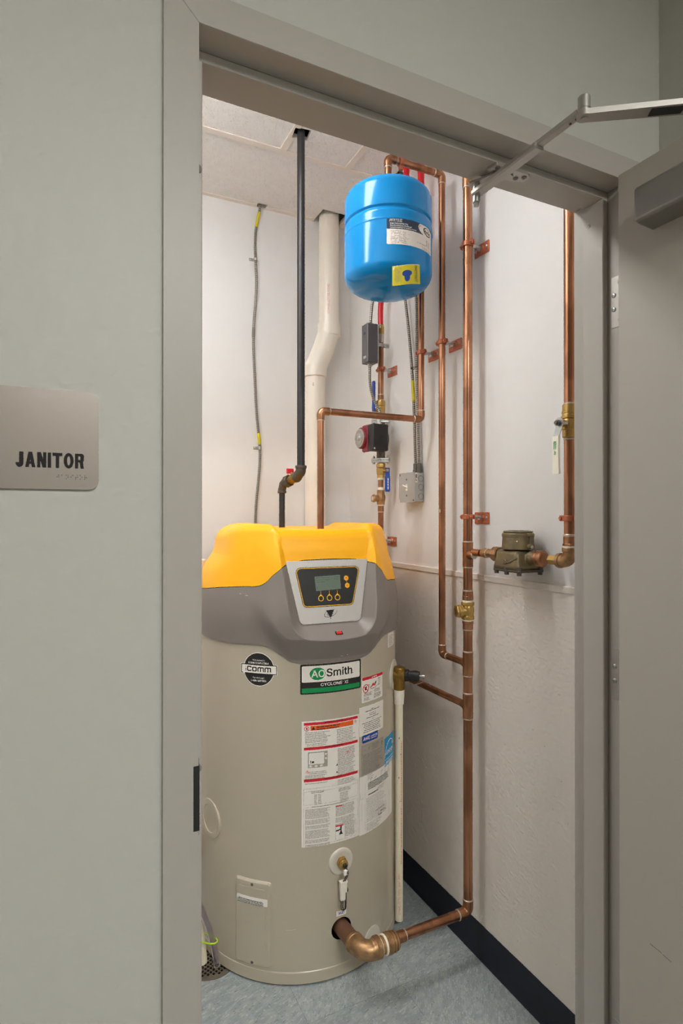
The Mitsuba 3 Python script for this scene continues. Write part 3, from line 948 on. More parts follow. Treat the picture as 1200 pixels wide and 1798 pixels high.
pr(k, 'sticker_text', cat(text('This model is', .0052, .0008, .0002, False, width=.0400, center=True, at=(0, .0252)), text('iCOMM COMPATIBLE.', .0052, .0008, .0002, True, width=.0680, center=True, at=(0, .0165)),
                          text('For info call:', .0052, .0008, .0002, False, width=.0380, center=True, at=(0, -.0280)), text('1-888-WATER02', .0052, .0008, .0002, True, width=.0500, center=True, at=(0, -.0370))), f, 'paper')

# tall instruction sheet
k, f, w, h = sticker('instruction_label', -20.2, 11.0, .4150, .7942, 'paper', 'tall white instruction sheet with red bars')
half = w / 2
ms = [flat(rect(-half + .007, v, half - .005, v + .0082), .0006, .0002, .012) for v in (.3665, .2920, .1960)]
pr(k, 'heading_bar', cat(*ms), f, 'red', 'dark red heading bars')
pr(k, 'warning_strip', flat(rect(-half + .027, .3505, half - .022, .3645), .0006, .0002, .012), f, 'orange', 'orange warning strip')
ms = [flat(sg.Polygon([(-half + .030, .353), (-half + .041, .353), (-half + .0355, .362)]), .0008, .0002, None)]
ms += [lines_of_print(-half + .045, .3645, .09, 2, .0062, .0026, .3, off=.0008)]
hd = [lines_of_print(-.025, v + .0062, .06, 1, .0045, .0030, 0, off=.0008) for v in (.3688, .2943, .1983)]
part(k, 'heading_text', wrap(cat(*hd), f), 'dark_red', False, kind='stuff')
ms += [flat(sg.Polygon([(u - .0035, v), (u + .0035, v), (u, v + .006)]), .0006, .0002, None) for u, v in ((.0155, .2350), (.0155, .2130))]
ms += [flat(rect(-half + .012, v, -half + .0135, v + .0016), .0006, .0002, None) for v in (.3095, .3135, .3020)]
ms += [text('I', .007, .0010, .0002, True, at=(-.0695, .2525)), flat(rect(-.0640, .2525, -.0575, .2580), .0010, .0002, None)]
part(k, 'symbols', wrap(cat(*ms), f), 'ink', False, kind='stuff')
ms = []
for u, v, r in ((-half + .0155, .3570, .0078), (half - .0135, .3585, .0045), (-half + .0170, .2260, .0045), (.0530, .2700, .0045)):
    c = sg.Point(u, v)
    ms.append(flat(c.buffer(r).difference(c.buffer(r * .78)).union(affinity.scale(c.buffer(r * .32), 1, 1.5)), .0006, .0002, None))
pr(k, 'round_symbol', cat(*ms), f, 'red', 'small red warning circle')
ms = [lines_of_print(-half + .010, .3480, .080, 7, .0048, .0022, .25), lines_of_print(-half + .0155, .3140, .065, 3, .0050, .0020, .3),
      lines_of_print(.0150, .3480, .068, 9, .0050, .0022, .2), lines_of_print(.0180, .2880, .064, 19, .0044, .0021, .22),
      lines_of_print(-half + .022, .2290, .058, 2, .005, .0021, .2), lines_of_print(-half + .0105, .2180, .078, 4, .0046, .0021, .3), lines_of_print(.0180, .1930, .064, 4, .0046, .0021, .3),
      lines_of_print(-half + .010, .1940, .07, 1, .0042, .0020, .1)]
ms += [lines_of_print(-half + .027, .1690, .044, 2, .0040, .0024, .1, True), lines_of_print(.0200, .1650, .044, 3, .0038, .0024, .1, True),
       lines_of_print(-half + .038, .1590, .009, 7, .0046, .0022, .1), lines_of_print(-half + .050, .1590, .010, 7, .0046, .0022, .1), lines_of_print(.0250, .1520, .031, 7, .0046, .0022, .1),
       lines_of_print(-half + .030, .1230, .108, 1, .0042, .0021, .1)]
v = .1150
for n in (8, 4, 3, 7, 3, 2):
    ms.append(lines_of_print(-half + .0105, v, .078, n, .0037, .0019, .12, word=.009))
    v -= n * .0037 + .0028
v = .1150
for n in (9, 4, 2):
    ms.append(lines_of_print(.0105, v, .070, n, .0039, .0020, .12, word=.009))
    v -= n * .0039 + .0036
ms += [lines_of_print(.034, .0600, .034, 1, .0034, .0022, 0), lines_of_print(.042, .0520, .038, 13, .0031, .0016, .12)]
fr_ = lambda u0, v0, u1, v1, t=.0007: rect(u0, v0, u1, v1).difference(rect(u0 + t, v0 + t, u1 - t, v1 - t))
ms += [flat(s, .0006, .0001, .02) for s in (fr_(-half + .0055, .0045, half - .005, .1190), fr_(-half + .0055, .1265, half - .005, .1760), rect(-half + .0055, .1660, half - .005, .1666), fr_(.0100, .0080, .084, .0555))]
part(k, 'print', wrap(cat(*ms), f), 'ink_print', False, kind='stuff')
# drawing of the display and the valve on the sheet
s_ = fr_(-half + .0190, .2380, -half + .0800, .2855, .0030).union(rect(-half + .0690, .2380, -half + .0800, .2855)).union(rect(-half + .0190, .2380, -half + .0800, .2480))
s_ = s_.difference(shapely.union_all([affinity.scale(sg.Point(-half + u, .2430).buffer(.004), 1.2, .7) for u in (.027, .044, .060)] + [sg.Point(-half + .0745, q).buffer(.0032) for q in (.276, .263)]))
pr(k, 'display_drawing', flat(s_, .0006, .0002, .012), f, 'paper_grey')
pr(k, 'small_heading', cat(flat(rect(.0115, .1090, .033, .1118), .0008, .0002, None), flat(rect(.0108, .0475, .0365, .0520), .0008, .0002, None)), f, 'red')
s_ = shapely.union_all([sg.Polygon([(.0215, .0225), (.0355, .0225), (.0300, .0330), (.0275, .0330)]), rect(.0275, .03, .0305, .044), sg.Point(.0290, .0440).buffer(.0032), rect(.0118, .0340, .0225, .0380), sg.LineString([(.02, .036), (.028, .039)]).buffer(.0016)])
pr(k, 'valve_drawing', flat(s_, .0008, .0002, None), f, 'ink')

# right-hand stickers
k, f, w, h = sticker('danger_sticker', 12.9, 30.0, .8240, .9035, 'paper', 'white pictogram sticker with a red top bar', .001)
pr(k, 'heading_bar', flat(rect(-w / 2 + .002, h - .0095, w / 2, h), .0006, .0002, .012), f, 'red')
pr(k, 'heading_text', cat(flat(sg.Polygon([(-.008, h - .0082), (-.002, h - .0082), (-.005, h - .002)]), .0008, .0002, None), lines_of_print(.001, h - .0015, .018, 1, .0055, .0035, 0, off=.0008)), f, 'paper')
c = sg.Point(-.0345, .0435)
pr(k, 'forbidden_sign', flat(c.buffer(.0135).difference(c.buffer(.0110)).union(sg.LineString([(-.043, .051), (-.026, .036)]).buffer(.0013)), .0008, .0002, None), f, 'red')
pr(k, 'flame', flat(sg.Polygon([(-.012, .0440), (.016, .0440), (.006, .0500), (.004, .0560), (-.001, .0520), (-.004, .0555), (-.006, .0500)]), .0006, .0002, None), f, 'red')
s_ = shapely.union_all([fr_(.0250, .0430, .0355, .0655, .0013), sg.Polygon([(.008, .050), (.012, .060), (.015, .056), (.018, .060), (.014, .050)]), rect(-.039, .0385, -.031, .0475), sg.Point(-.033, .048).buffer(.003),
                        sg.LineString([(-.024, .054), (-.018, .051), (-.014, .042), (-.008, .0385), (.010, .0385), (.020, .044)]).buffer(.0007)])
pr(k, 'pictogram', flat(s_, .0006, .0002, None), f, 'ink')
part(k, 'print', wrap(cat(lines_of_print(-w / 2 + .009, .031, .040, 3, .0038, .0018), lines_of_print(.004, .0355, .034, 3, .0038, .0018), lines_of_print(-w / 2 + .009, .017, .030, 3, .0038, .0018, .4), lines_of_print(.004, .0215, .040, 4, .0038, .0018)), f), 'ink_grey', False, kind='stuff')

k, f, w, h = sticker('support_sticker', 11.2, 30.8, .7200, .8115, 'paper', 'plain white sticker with centred print', .001)
ms = [lines_of_print(-.008, h - .010, .016, 1, .004, .0018, 0), lines_of_print(-.034, h - .015, .068, 1, .004, .0030, 0), lines_of_print(-.017, h - .023, .034, 1, .004, .0018, 0), lines_of_print(-.015, h - .029, .030, 1, .004, .0026, 0),
      lines_of_print(-.030, h - .036, .060, 1, .004, .0028, 0), lines_of_print(-.004, h - .042, .010, 1, .004, .0016, 0), lines_of_print(-.048, h - .048, .096, 6, .0058, .0021, .25, True)]
part(k, 'print', wrap(cat(*ms), f), 'ink_grey', False, kind='stuff')
k, f, w, h = sticker('certification_sticker', 13.2, 25.4, .6970, .7215, 'blue_label', 'small blue certification sticker', .004, lift=.0006)
pr(k, 'lettering', cat(text('AHRI', .0105, .0010, .0002, True, width=.030, at=(-w / 2 + .004, .0075)), text('CERTIFIED', .0050, .0010, .0002, True, width=.032, at=(.002, .0115)), lines_of_print(.002, .0105, .028, 1, .004, .002, 0, off=.001)), f, 'paper')
k, f, w, h = sticker('rating_plate', 12.6, 31.2, .5940, .6905, 'paper_grey', 'grey rating plate with dense print', .001, lift=.0006)
ms = [flat(fr_(-w / 2 + .003, .003, w / 2 - .003, h - .002), .001, .0001, .02), lines_of_print(-w / 2 + .006, h - .028, w - .014, 14, .0045, .0020, .3, off=.001), lines_of_print(-.010, h - .004, .040, 5, .0038, .0018, .3, off=.001),
      text('6', .0105, .001, .0001, True, at=(-.026, h - .018)), text('R', .006, .001, .0001, True, at=(-.043, h - .020))]
ms += [flat(rect(u, v, u + q, v + .006), .001, .0001, None) for u, v, q in ((-.048, .0055, .030), (.012, .0085, .018), (.040, .026, .007), (.042, .080, .006), (.042, .073, .004))]
part(k, 'print', wrap(cat(*ms), f), 'ink_grey', False, kind='stuff')
k, f, w, h = sticker('efficiency_sticker', 32.6, 46.4, .5850, .6780, 'star_blue', 'blue energy efficiency sticker with a white arc', .0005)
s_ = sg.LineString([(-.042, .030)] + [(.002 + .036 * math.cos(a), .045 + .033 * math.sin(a)) for a in np.linspace(math.radians(170), math.radians(15), 24)]).buffer(.0012)
pr(k, 'lettering', cat(text('energy', .0165, .0008, .0002, False, width=.062, center=True, at=(0, .036), slant=.2), flat(s_, .0008, .0002, None), flat(rect(-w / 2, .0205, w / 2, .0222), .0008, .0002, .012),
                       flat(sg.Polygon([(.026 + .007 * (1 if i % 2 == 0 else .42) * math.sin(i * PI / 5), .060 + .007 * (1 if i % 2 == 0 else .42) * math.cos(i * PI / 5)) for i in range(10)]), .0008, .0002, None),
                       text('ENERGY STAR', .0080, .0008, .0002, True, width=.066, center=True, at=(0, .0065))), f, 'paper')
k, f, w, h = sticker('wiring_label', 11.3, 43.0, .4105, .5935, 'paper', 'white wiring diagram sheet', .001)
ms = [flat(rect(-.060, .134 + i * .0048, .062 - .002 * i, .1362 + i * .0048), .0006, .0002, .012) for i in range(5)]
for i, (u, v) in enumerate(((-.047, .166), (-.026, .163), (.010, .172), (.036, .176), (.060, .178))):
    ms += [flat(rect(u, .150, u + .0010, v), .0006, .0002, None), flat(rect(u, v, u + .010, v + .0010), .0006, .0002, None)]
ms += [flat(sg.LineString(q).buffer(b), .0006, .0002, .012) for q, b in (([(-.058, .118), (-.012, .118)], .0016), ([(-.022, .055), (.030, .055)], .0010), ([(-.006, .040), (-.006, .034), (.012, .034)], .0014), ([(.004, .044), (.038, .040), (.038, .036)], .0010))]
part(k, 'wiring_lines', wrap(cat(*ms), f), 'ink', False, kind='stuff')
ms = [lines_of_print(-.068, .112, .120, 15, .0052, .0016, .4), lines_of_print(-.062, .185, .03, 3, .006, .0016, .4), lines_of_print(-.066, .030, .090, 5, .0050, .0018, .4), lines_of_print(-.012, .130, .040, 3, .0045, .0018, .2)]
ms += [flat(rect(-.074, .010, -.0733, .160), .0006, .0001, None), flat(rect(-.0885, .045, -.0876, .105), .0006, .0001, None), flat(rect(.070, .012, .0706, .170), .0006, .0001, None), flat(fr_(-.092, .112, -.081, .130), .0006, .0001, None)]
part(k, 'print', wrap(cat(*ms), f), 'ink_print', False, kind='stuff')
k, f, w, h = sticker('data_sticker', 37.0, 47.5, .9730, 1.0215, 'paper', 'small white sticker below the shroud', .001)
part(k, 'print', wrap(lines_of_print(-w / 2 + .008, h - .008, w - .016, 8, .0046, .0018, .2), f), 'ink_grey', False, kind='stuff')

# access panel near the floor
az0, az1, z0, z1 = -55.2, -34.7, .0500, .3100
w = math.radians(az1 - az0) * RB
f = on_cyl(HX, RB, (az0 + az1) / 2, z0)
h = z1 - z0
ms = []
for i, (ins, off) in enumerate(((0, 0), (.003, .0035), (.0065, .0062), (.013, .0068))):
    ms.append(rect(-w / 2 + ins, ins, w / 2 - ins, h - ins, max(.012 - ins, .003)))


def loft(rings, offs):
    n = 96
    P = []
    for s_, o in zip(rings, offs):
        q = np.array([s_.exterior.interpolate(t, normalized=True).coords[0] for t in np.linspace(0, 1, n, endpoint=False)])
        i0 = np.argmin(np.hypot(q[:, 0], q[:, 1] - h / 2) * 0 + np.abs(np.arctan2(q[:, 1] - h / 2, q[:, 0])))
        q = np.roll(q, -i0, 0)
        P.append(np.column_stack([q, np.full(n, o)]))
    P = np.array(P)
    k = np.arange(n)
    fs_ = []
    for i in range(len(P) - 1):
        a, b, c, d_ = i * n + k, i * n + (k + 1) % n, (i + 1) * n + (k + 1) % n, (i + 1) * n + k
        fs_ += [np.stack([a, b, c], 1), np.stack([a, c, d_], 1)]
    return trimesh.Trimesh(P.reshape(-1, 3), np.vstack(fs_), process=False)


lf = loft(ms, (0, .0035, .0062, .0068))
if lf.face_normals[:, 2].mean() < 0:
    lf.invert()
top = flat(ms[-1].difference(sg.Point(0, 0).buffer(.0001)), .0064, .0004, .012)
k = part(wh, 'access_panel', wrap(cat(lf, top), f), 'beige', 25, 'raised beige access panel')
part(k, 'inner_field', wrap(flat(rect(-w / 2 + .011, .030, w / 2 - .020, h - .022, .008), .0068, .0010, .012), f), 'beige', False)
az_m = (az0 + az1) / 2
for zz in (z0 + .0125, z1 - .0125):
    part(k, 'screw', screw_head(radial(az_m, RB + .0066, zz), rad_dir(az_m), .0042), 'steel_dark', 30)
f2 = on_cyl(HX, RB + .0006, az_m, .2385)
lb = part(k, 'label', wrap(flat(rect(-.0520, 0, .0500, .0225, .003), .0078, .0004, .012), f2), 'paper', False, 'white sticker on the access panel')
part(lb, 'print', wrap(cat(lines_of_print(-.045, .0140, .080, 1, .0030, .0022, .05, off=.0083), lines_of_print(-.050, .0108, .094, 4, .0026, .0014, .1, off=.0083)), f2), 'ink', False, kind='stuff')

# thermostat port with its looped cable
PA, PZ = .2, .3545
o = radial(PA, RB, PZ)
dv = rad_dir(PA)
pt = part(wh, 'port_collar', lathe(o - dv * .006, dv, [(0, .041), (.008, .0405), (.011, .038), (.0125, .030), (.009, .0225), (.009, 0)], 48), 'beige_light', 40, 'round pale collar')
part(pt, 'brass_plug', cat(hexnut(o + dv * .002, o + dv * .013, .0172), cyl(o + dv * .013, o + dv * .022, .0135, 24, .001), hexnut(o + dv * .020, o + dv * .027, .0125)), 'brass', 30)
part(pt, 'rubber_bushing', cyl(o + dv * .026, o + dv * .033, .0068, 20, .001), 'black', 30)
T_ = tan_dir(PA)
sl = part(wh, 'sensor_cable', tube(spline([o + dv * .031, o + dv * .042 + [0, 0, -.008], o + dv * .036 + T_ * -.003 + [0, 0, -.03], o + dv * .022 + T_ * -.004 + [0, 0, -.052]], 24), .0016, 8), 'black', True, 'two-wire black cable with white plug')
part(sl, 'wire', tube(spline([o + dv * .031, o + dv * .041 + T_ * .003 + [0, 0, -.010], o + dv * .034 + T_ * .003 + [0, 0, -.032], o + dv * .022 + T_ * .001 + [0, 0, -.052]], 24), .0016, 8), 'black', True)
part(sl, 'tape_flag', rbox(*(o + dv * .040 + T_ * -.004 + [0, 0, -.012]), .012, .007, .015, .0015, 8), 'paper', 30)
c = o + dv * .020 + T_ * -.002 + [0, 0, -.075]
pl = part(sl, 'plug', cat(rbox(*(c + [0, 0, .007]), .022, .013, .032, .002, 8), rbox(*(c + [0, 0, .024]), .024, .015, .006, .0015, 8), rbox(*(c + [-.002, 0, -.018]), .016, .011, .026, .002, 8)), 'pvc', 30, 'white plastic plug')
part(pl, 'clip', lathe(c + [.010, 0, -.002], [1, 0, 0], [(0, .007), (.003, .0075), (.004, .006), (.004, 0)], 20), 'black', 30)
for e in (-.0045, .0005):
    part(sl, 'wire', tube(spline([c + [e - .002, 0, -.028], c + [e - .0025, .001, -.045], c + [e + .001, .003, -.062], c + [.008 + e * .4, .005, -.066], c + [.011 + e * .4, .004, -.05], c + [.0105 + e * .3, .003, -.02], c + [.009, .002, -.004]], 50), .0014, 8), 'black', True)

k, f, w, h = sticker('inlet_label', -2.4, 3.2, .1880, .2040, 'paper', 'tiny white label reading INLET', .0015)
pr(k, 'lettering', text('INLET', .0062, .0008, .0002, True, width=.021, center=True, at=(0, .005)), f, 'blue_label')

# plain round knock-out covers and pressed marks on the jacket
o = radial(20.5, RB, .066)
part(wh, 'round_cover', lathe(o - rad_dir(20.5) * .004, rad_dir(20.5), [(0, .038), (.006, .0375), (.008, .035), (.0085, .010), (.0085, 0)], 40), 'beige_light', 40)
o = radial(-76, RB, .44)
part(wh, 'round_cover', lathe(o - rad_dir(-76) * .006, rad_dir(-76), [(0, .062), (.0075, .0615), (.0095, .058), (.0095, .044), (.0075, .042), (.0075, 0)], 48), 'beige', 40)
TP_DIR = unit([1.058 - HX[0], 1.709 - HX[1], 0])
TP_AZ = math.degrees(math.atan2(TP_DIR[0], -TP_DIR[1]))
part(wh, 'valve_collar', lathe(H0 + TP_DIR * (RB - .005) + [0, 0, .868], TP_DIR, [(0, .052), (.0065, .0515), (.0085, .049), (.0090, .030), (.0070, .026), (.0070, 0)], 48), 'beige_light', 40)
for (az, z, L) in ((-26, .168, .02), (-24, .170, .01), (-38, .155, .006), (-63, .27, .006), (-22, .575, .005)):
    o = radial(az, RB + .0002, z)
    part(wh, 'scratch', tube([o - tan_dir(az) * L / 2, o, o + tan_dir(az) * L / 2 + [0, 0, .001]], [.0003, .0006, .0003], 6), 'beige_light', True, 'faint pale scratch')

# ------------------------------------------------------------------ copper pipework on the right wall
R1, R34 = 0.0143, 0.0111      # outer radii of the 1 inch and 3/4 inch copper
XP = 1.167
YM, Y2, Y3, Y4, Y5 = 1.474, 1.612, 1.736, 2.028, 1.067
ZT = ZC + 0.08                # pipes go on above the ceiling
g = 'copper pipes of the closet'


def tee_fit(parent, c, d, b, r, L, rb, Lb, ring=True, ringb=True, material='copper_fit'):
    c, d, b = np.asarray(c, float), unit(d), unit(b)
    part(parent, 'tee', cat(cyl(c - d * L / 2, c + d * L / 2, r * 1.13, 28, .001), lathe(c, b, [(0, rb * 1.13), (r * 1.1, rb * 1.35), (r * 1.6, rb * 1.13), (Lb, rb * 1.13)], 28)), material)
    if ring:
        solder(parent, c - d * (L / 2 + .001), d, r)
        solder(parent, c + d * (L / 2 + .001), d, r)
    if ringb:
        solder(parent, c + b * (Lb + .001), b, rb)


UP = np.array([0, 0, 1.0])
V = lambda x, y, z: np.array([x, y, z], float)

# main riser down to the heater inlet
pm = thing('copper_pipe', 'thick copper riser on the right wall turning along the floor to the heater inlet', 'pipe')
part(pm, 'pipe', cyl(V(XP, YM, 1.158), V(XP, YM, ZT), R1, 28), 'copper')
part(pm, 'pipe', cyl(V(XP, YM, .176), V(XP, YM, 1.080), R1, 28), 'copper')
coupling(pm, V(XP, YM, 2.468), UP, R1, .032)
part(pm, 'pipe_band', cyl(V(XP, YM, 2.205), V(XP, YM, 2.228), R1 + .0004, 28), 'copper_fit', 30, 'brighter scuffed band on the pipe')
tee_fit(pm, V(XP, YM, 1.292), UP, [0, -1, 0], R1, .078, R34, .030)
part(pm, 'pipe', cyl(V(XP, YM - .028, 1.300), V(XP, YM - .062, 1.300), R34, 24), 'copper')
coupling(pm, V(XP, YM, 1.168), UP, R1, .018, 'adapter')
part(pm, 'adapter', cyl(V(XP, YM, 1.148), V(XP, YM, 1.162), R1 * 1.2, 28, .001), 'copper_fit')
part(pm, 'thread_tape', cyl(V(XP, YM, 1.1425), V(XP, YM, 1.1485), R1 * 1.2, 28), 'tape', 30, 'white thread tape')
part(pm, 'adapter', cyl(V(XP, YM, 1.074), V(XP, YM, 1.083), R1 * 1.22, 28, .001), 'copper_fit')
part(pm, 'thread_tape', cyl(V(XP, YM, 1.083), V(XP, YM, 1.088), R1 * 1.18, 28), 'tape', 30, 'white thread tape')
coupling(pm, V(XP, YM, 1.066), UP, R1, .020, 'adapter')
tee_fit(pm, V(XP, YM, .948), UP, [0, 1, 0], R1, .074, R34, .026, ringb=False)
tee_fit(pm, V(XP, YM, .815), UP, [0, 1, 0], R1, .078, R34, .026, ringb=False)
part(pm, 'branch_pipe', cyl(V(XP, YM + .02, .815), V(XP, 1.905, .815), R34, 24), 'copper')
m, L = elbow_mesh(V(XP, 1.915, .815), [0, 1, 0], [-1, 0, 0], R34)
part(pm, 'elbow', m, 'copper_fit')
part(pm, 'branch_pipe', cyl(V(XP - .02, 1.915, .815), V(1.118, 1.915, .815), R34, 24), 'copper')
m, L = elbow_mesh(V(XP, YM, .168), [0, 0, -1], [-1, 0, 0], R1, s=.020)
part(pm, 'elbow', m, 'copper_fit')
solder(pm, V(XP, YM, .168 + L + .001), UP, R1)
solder(pm, V(XP - L - .001, YM, .168), [1, 0, 0], R1)
part(pm, 'pipe', cyl(V(XP - .02, YM, .168), V(.915, YM, .168), R1, 28), 'copper')
# bronze adapter and elbow into the tank
coupling(pm, V(.918, YM, .168), [1, 0, 0], R1, .026)
ZI = .163
part(pm, 'adapter', lathe(V(.908, YM, ZI), [-1, 0, 0], [(0, .0165), (.003, .0215), (.007, .0235), (.008, .0264), (.013, .0264), (.0138, .0240), (.017, .0240), (.0178, .0282), (.023, .0282), (.0238, .0262), (.028, .0262), (.0288, .0294), (.042, .0294), (.044, .0275), (.050, .0265)], 8 * 5), 'bronze', 25, 'ribbed bronze adapter')
part(pm, 'thread_tape', cyl(V(.864, YM, ZI), V(.8575, YM, ZI), .0278, 32, .001), 'tape', 30, 'cream thread sealant')
part(pm, 'nipple', cyl(V(.862, YM, ZI), V(.840, YM, ZI), .0238, 32), 'bronze')
part(pm, 'thread_tape', cyl(V(.8475, YM, ZI), V(.8440, YM, ZI), .0262, 32, .0008), 'tape', 30, 'white thread tape')
EX, EZ = .792, .160
m, L = elbow_mesh(V(EX, YM, EZ), [1, 0, 0], [0, 1, 0], .0232, b=.030, s=.016, fat=1.12)
m = tube([V(EX + .052, YM, ZI), V(EX + .036, YM, ZI - .0005)] + [V(*q) for q in arc(V(EX, YM, EZ), [-1, 0, 0], [0, 1, -.0], .034, 14)] + [V(EX - .0005, YM + .042, EZ - .002), V(EX - .001, YM + .056, EZ - .004)], .0268, 32)
part(pm, 'bronze_elbow', cat(m, cyl(V(EX + .053, YM, ZI), V(EX + .038, YM, ZI), .0300, 32, .002), cyl(V(EX - .001, YM + .046, EZ - .003), V(EX - .001, YM + .058, EZ - .004), .0290, 32, .002)), 'bronze', 30, 'large bronze elbow')
part(pm, 'nipple', cyl(V(EX - .001, YM + .05, EZ - .004), radial(INLET_AZ, RB - .041, INLET_Z), .0238, 32), 'nipple', 30, 'brown threaded nipple')

# tank feed: from the expansion tank to the lower tee
pf = thing('copper_pipe', 'thin copper pipe from the blue tank down to a low tee on the riser', 'pipe')
TX, TY = .957, Y2
run(pf, [V(TX, TY, 2.470), V(TX, TY, 2.566), V(1.168, Y2, 2.566), V(1.168, Y2, .948), V(XP, YM + .020, .948)], R34, fat=1.16)
part(pf, 'solder_blob', rbox(1.168 - R34, Y2 - .003, 1.430, .004, .006, .012, .0018, 8), 'solder', 30)

# hot outlet: down from the ceiling, across, and into the heater top
ph_ = thing('copper_pipe', 'copper pipe crossing in front of the pump and dropping behind the yellow cover', 'pipe')
run(ph_, [V(XP, Y3, 2.36), V(XP, Y3, 1.757), V(.775, Y3, 1.757), V(.775, Y3, 1.20)], R34, fat=1.17)

# recirculation line
pc = thing('copper_pipe', 'short copper riser above and below the circulation pump', 'pipe')
XC = 1.170
part(pc, 'brass_sleeve', cat(cyl(V(XC, Y4, 2.140), V(XC, Y4, 2.172), R34 * 1.25, 28, .0015), cyl(V(XC, Y4, 2.166), V(XC, Y4, 2.178), R34 * 1.15, 28)), 'brass', 30, 'brass crimp sleeve')
part(pc, 'adapter', cyl(V(XC, Y4, 2.108), V(XC, Y4, 2.142), R34 * 1.18, 28, .001), 'solder')
part(pc, 'pipe', cyl(V(XC, Y4, 1.870), V(XC, Y4, 2.115), R34, 28), 'copper')
coupling(pc, V(XC, Y4, 1.887), UP, R34, .020, 'adapter')
part(pc, 'thread_tape', cyl(V(XC, Y4, 1.872), V(XC, Y4, 1.8775), R34 * 1.3, 24), 'tape', 30, 'white thread tape')
part(pc, 'pipe', cyl(V(XC, Y4, 1.510), V(XC, Y4, 1.566), R34, 28), 'copper')
part(pc, 'thread_tape', cyl(V(XC, Y4, 1.556), V(XC, Y4, 1.566), R34 * 1.3, 24, .001), 'tape', 30, 'white thread tape')
part(pc, 'thread_tape', lathe(V(XC, Y4, 1.516), UP, [(0, R34 * 1.35), (.006, R34 * 1.3), (.011, R34 * 1.05)], 24), 'tape', 30, 'white thread tape')
part(pc, 'thread_tape', cyl(V(XC, Y4, 1.4535), V(XC, Y4, 1.4575), R34 * 1.3, 24), 'tape', 30, 'white thread tape')
coupling(pc, V(XC, Y4, 1.441), UP, R34, .024, 'adapter')
run(pc, [V(XC, Y4, 1.445), V(XC + .002, Y4 + .006, 1.10), V(1.085, Y4 + .006, 1.08)], R34)

# supply pipe at the right
ps = thing('copper_pipe', 'thick copper supply pipe half hidden by the right door jamb', 'pipe')
part(ps, 'pipe', cyl(V(XP, Y5, 1.690), V(XP, Y5, ZT), R1, 28), 'copper')
part(ps, 'pipe', cyl(V(XP, Y5, 1.352), V(XP, Y5, 1.618), R1, 28), 'copper')
solder(ps, V(XP, Y5, 1.6975), UP, R1, .007)
solder(ps, V(XP, Y5, 1.6095), UP, R1)
solder(ps, V(XP, Y5, 1.3655), UP, R1, .008)
part(ps, 'adapter', cat(cyl(V(XP, Y5, 1.343), V(XP, Y5, 1.3635), R1 * 1.12, 28, .001), cyl(V(XP, Y5, 1.3385), V(XP, Y5, 1.3455), R1 * 1.25, 8, .001)), 'copper_fit')
part(ps, 'thread_tape', cyl(V(XP, Y5, 1.333), V(XP, Y5, 1.339), R1 * 1.2, 28, .001), 'tape', 30, 'white thread tape')
m = tube([V(XP, Y5, 1.334), V(XP, Y5, 1.322)] + [V(*q) for q in arc(V(XP, Y5, 1.300), [0, 0, -1], [0, 1, 0], .021, 12)] + [V(XP, Y5 + .022, 1.300), V(XP, Y5 + .036, 1.300)], R1 * 1.2, 28)
part(ps, 'bronze_elbow', cat(m, cyl(V(XP, Y5, 1.324), V(XP, Y5, 1.3345), R1 * 1.36, 28, .001), cyl(V(XP, Y5 + .026, 1.3), V(XP, Y5 + .037, 1.3), R1 * 1.36, 28, .001)), 'bronze', 30, 'bronze elbow')
part(ps, 'hex_nipple', cat(hexnut(V(XP, Y5 + .034, 1.3), V(XP, Y5 + .066, 1.3), R1 * .98)), 'brass', 20, 'brass hex tailpiece')

# water meter
YC = 1.247
wm = thing('water_meter', 'old dark bronze water meter hung below the white wall between two couplings', 'water meter')
c = V(1.163, YC, 0)
part(wm, 'register_box', lathe(c, UP, [(1.3215, .0435), (1.3225, .0445), (1.356, .0425), (1.3565, .0438), (1.3640, .0438), (1.3665, .0420), (1.3690, .036), (1.3690, 0)], 48), 'meter', 30)
part(wm, 'lid', cat(lathe(c, UP, [(1.3690, .0405), (1.3720, .0400), (1.3735, .030), (1.3735, 0)], 40)), 'meter', 30)
hx = 1.166
part(wm, 'hinge', cat(cyl(V(hx - .010, YC - .0435, 1.362), V(hx + .010, YC - .0435, 1.362), .0055, 16, .001), rbox(hx, YC - .0435, 1.346, .008, .007, .030, .002, 8), cyl(V(hx - .004, YC - .040, 1.330), V(hx - .004, YC - .0525, 1.330), .0080, 16, .001)), 'meter', 30)
part(wm, 'hinge_pin', cyl(V(hx - .004, YC - .052, 1.330), V(hx - .004, YC - .0545, 1.330), .0045, 12), 'zinc', 30)
part(wm, 'paint_spot', lathe(V(1.163 - .0318, YC - .0300, 1.345), unit([-.72, -.69, 0]), [(0, .0022), (.0012, .0018), (.0012, 0)], 10), 'paper', 30, 'small white spot')
sph = m3.Manifold.sphere(.012, 20)
hull = m3.Manifold.batch_hull([sph.translate([1.163 + a, YC + b, z]) for a in (-.034, .034) for b in (-.031, .031) for z in (1.306,)] + [sph.translate([1.163 + a, YC + b, 1.276]) for a in (-.038, .038) for b in (-.037, .037)])
hull2 = m3.Manifold.batch_hull([m3.Manifold.sphere(.0185, 20).translate([1.165, YC + b, 1.298]) for b in (-.052, .056)])
part(wm, 'body', cat((hull + hull2).refine_to_length(.006), lathe(V(XP, YC + .048, 1.302), [0, 1, 0], [(0, .020), (.026, .0165), (.031, .0165)], 28), lathe(V(XP, YC - .05, 1.300), [0, -1, 0], [(0, .020), (.022, .017)], 28)), 'meter', 50)
part(wm, 'cast_rib', cat(tube([V(1.118, YC - .044, 1.300), V(1.1135, YC - .020, 1.288), V(1.1135, YC + .004, 1.284)], .0025, 8), cyl(V(1.117, YC - .004, 1.288), V(1.110, YC - .004, 1.288), .0065, 14, .001)), 'meter', 30)
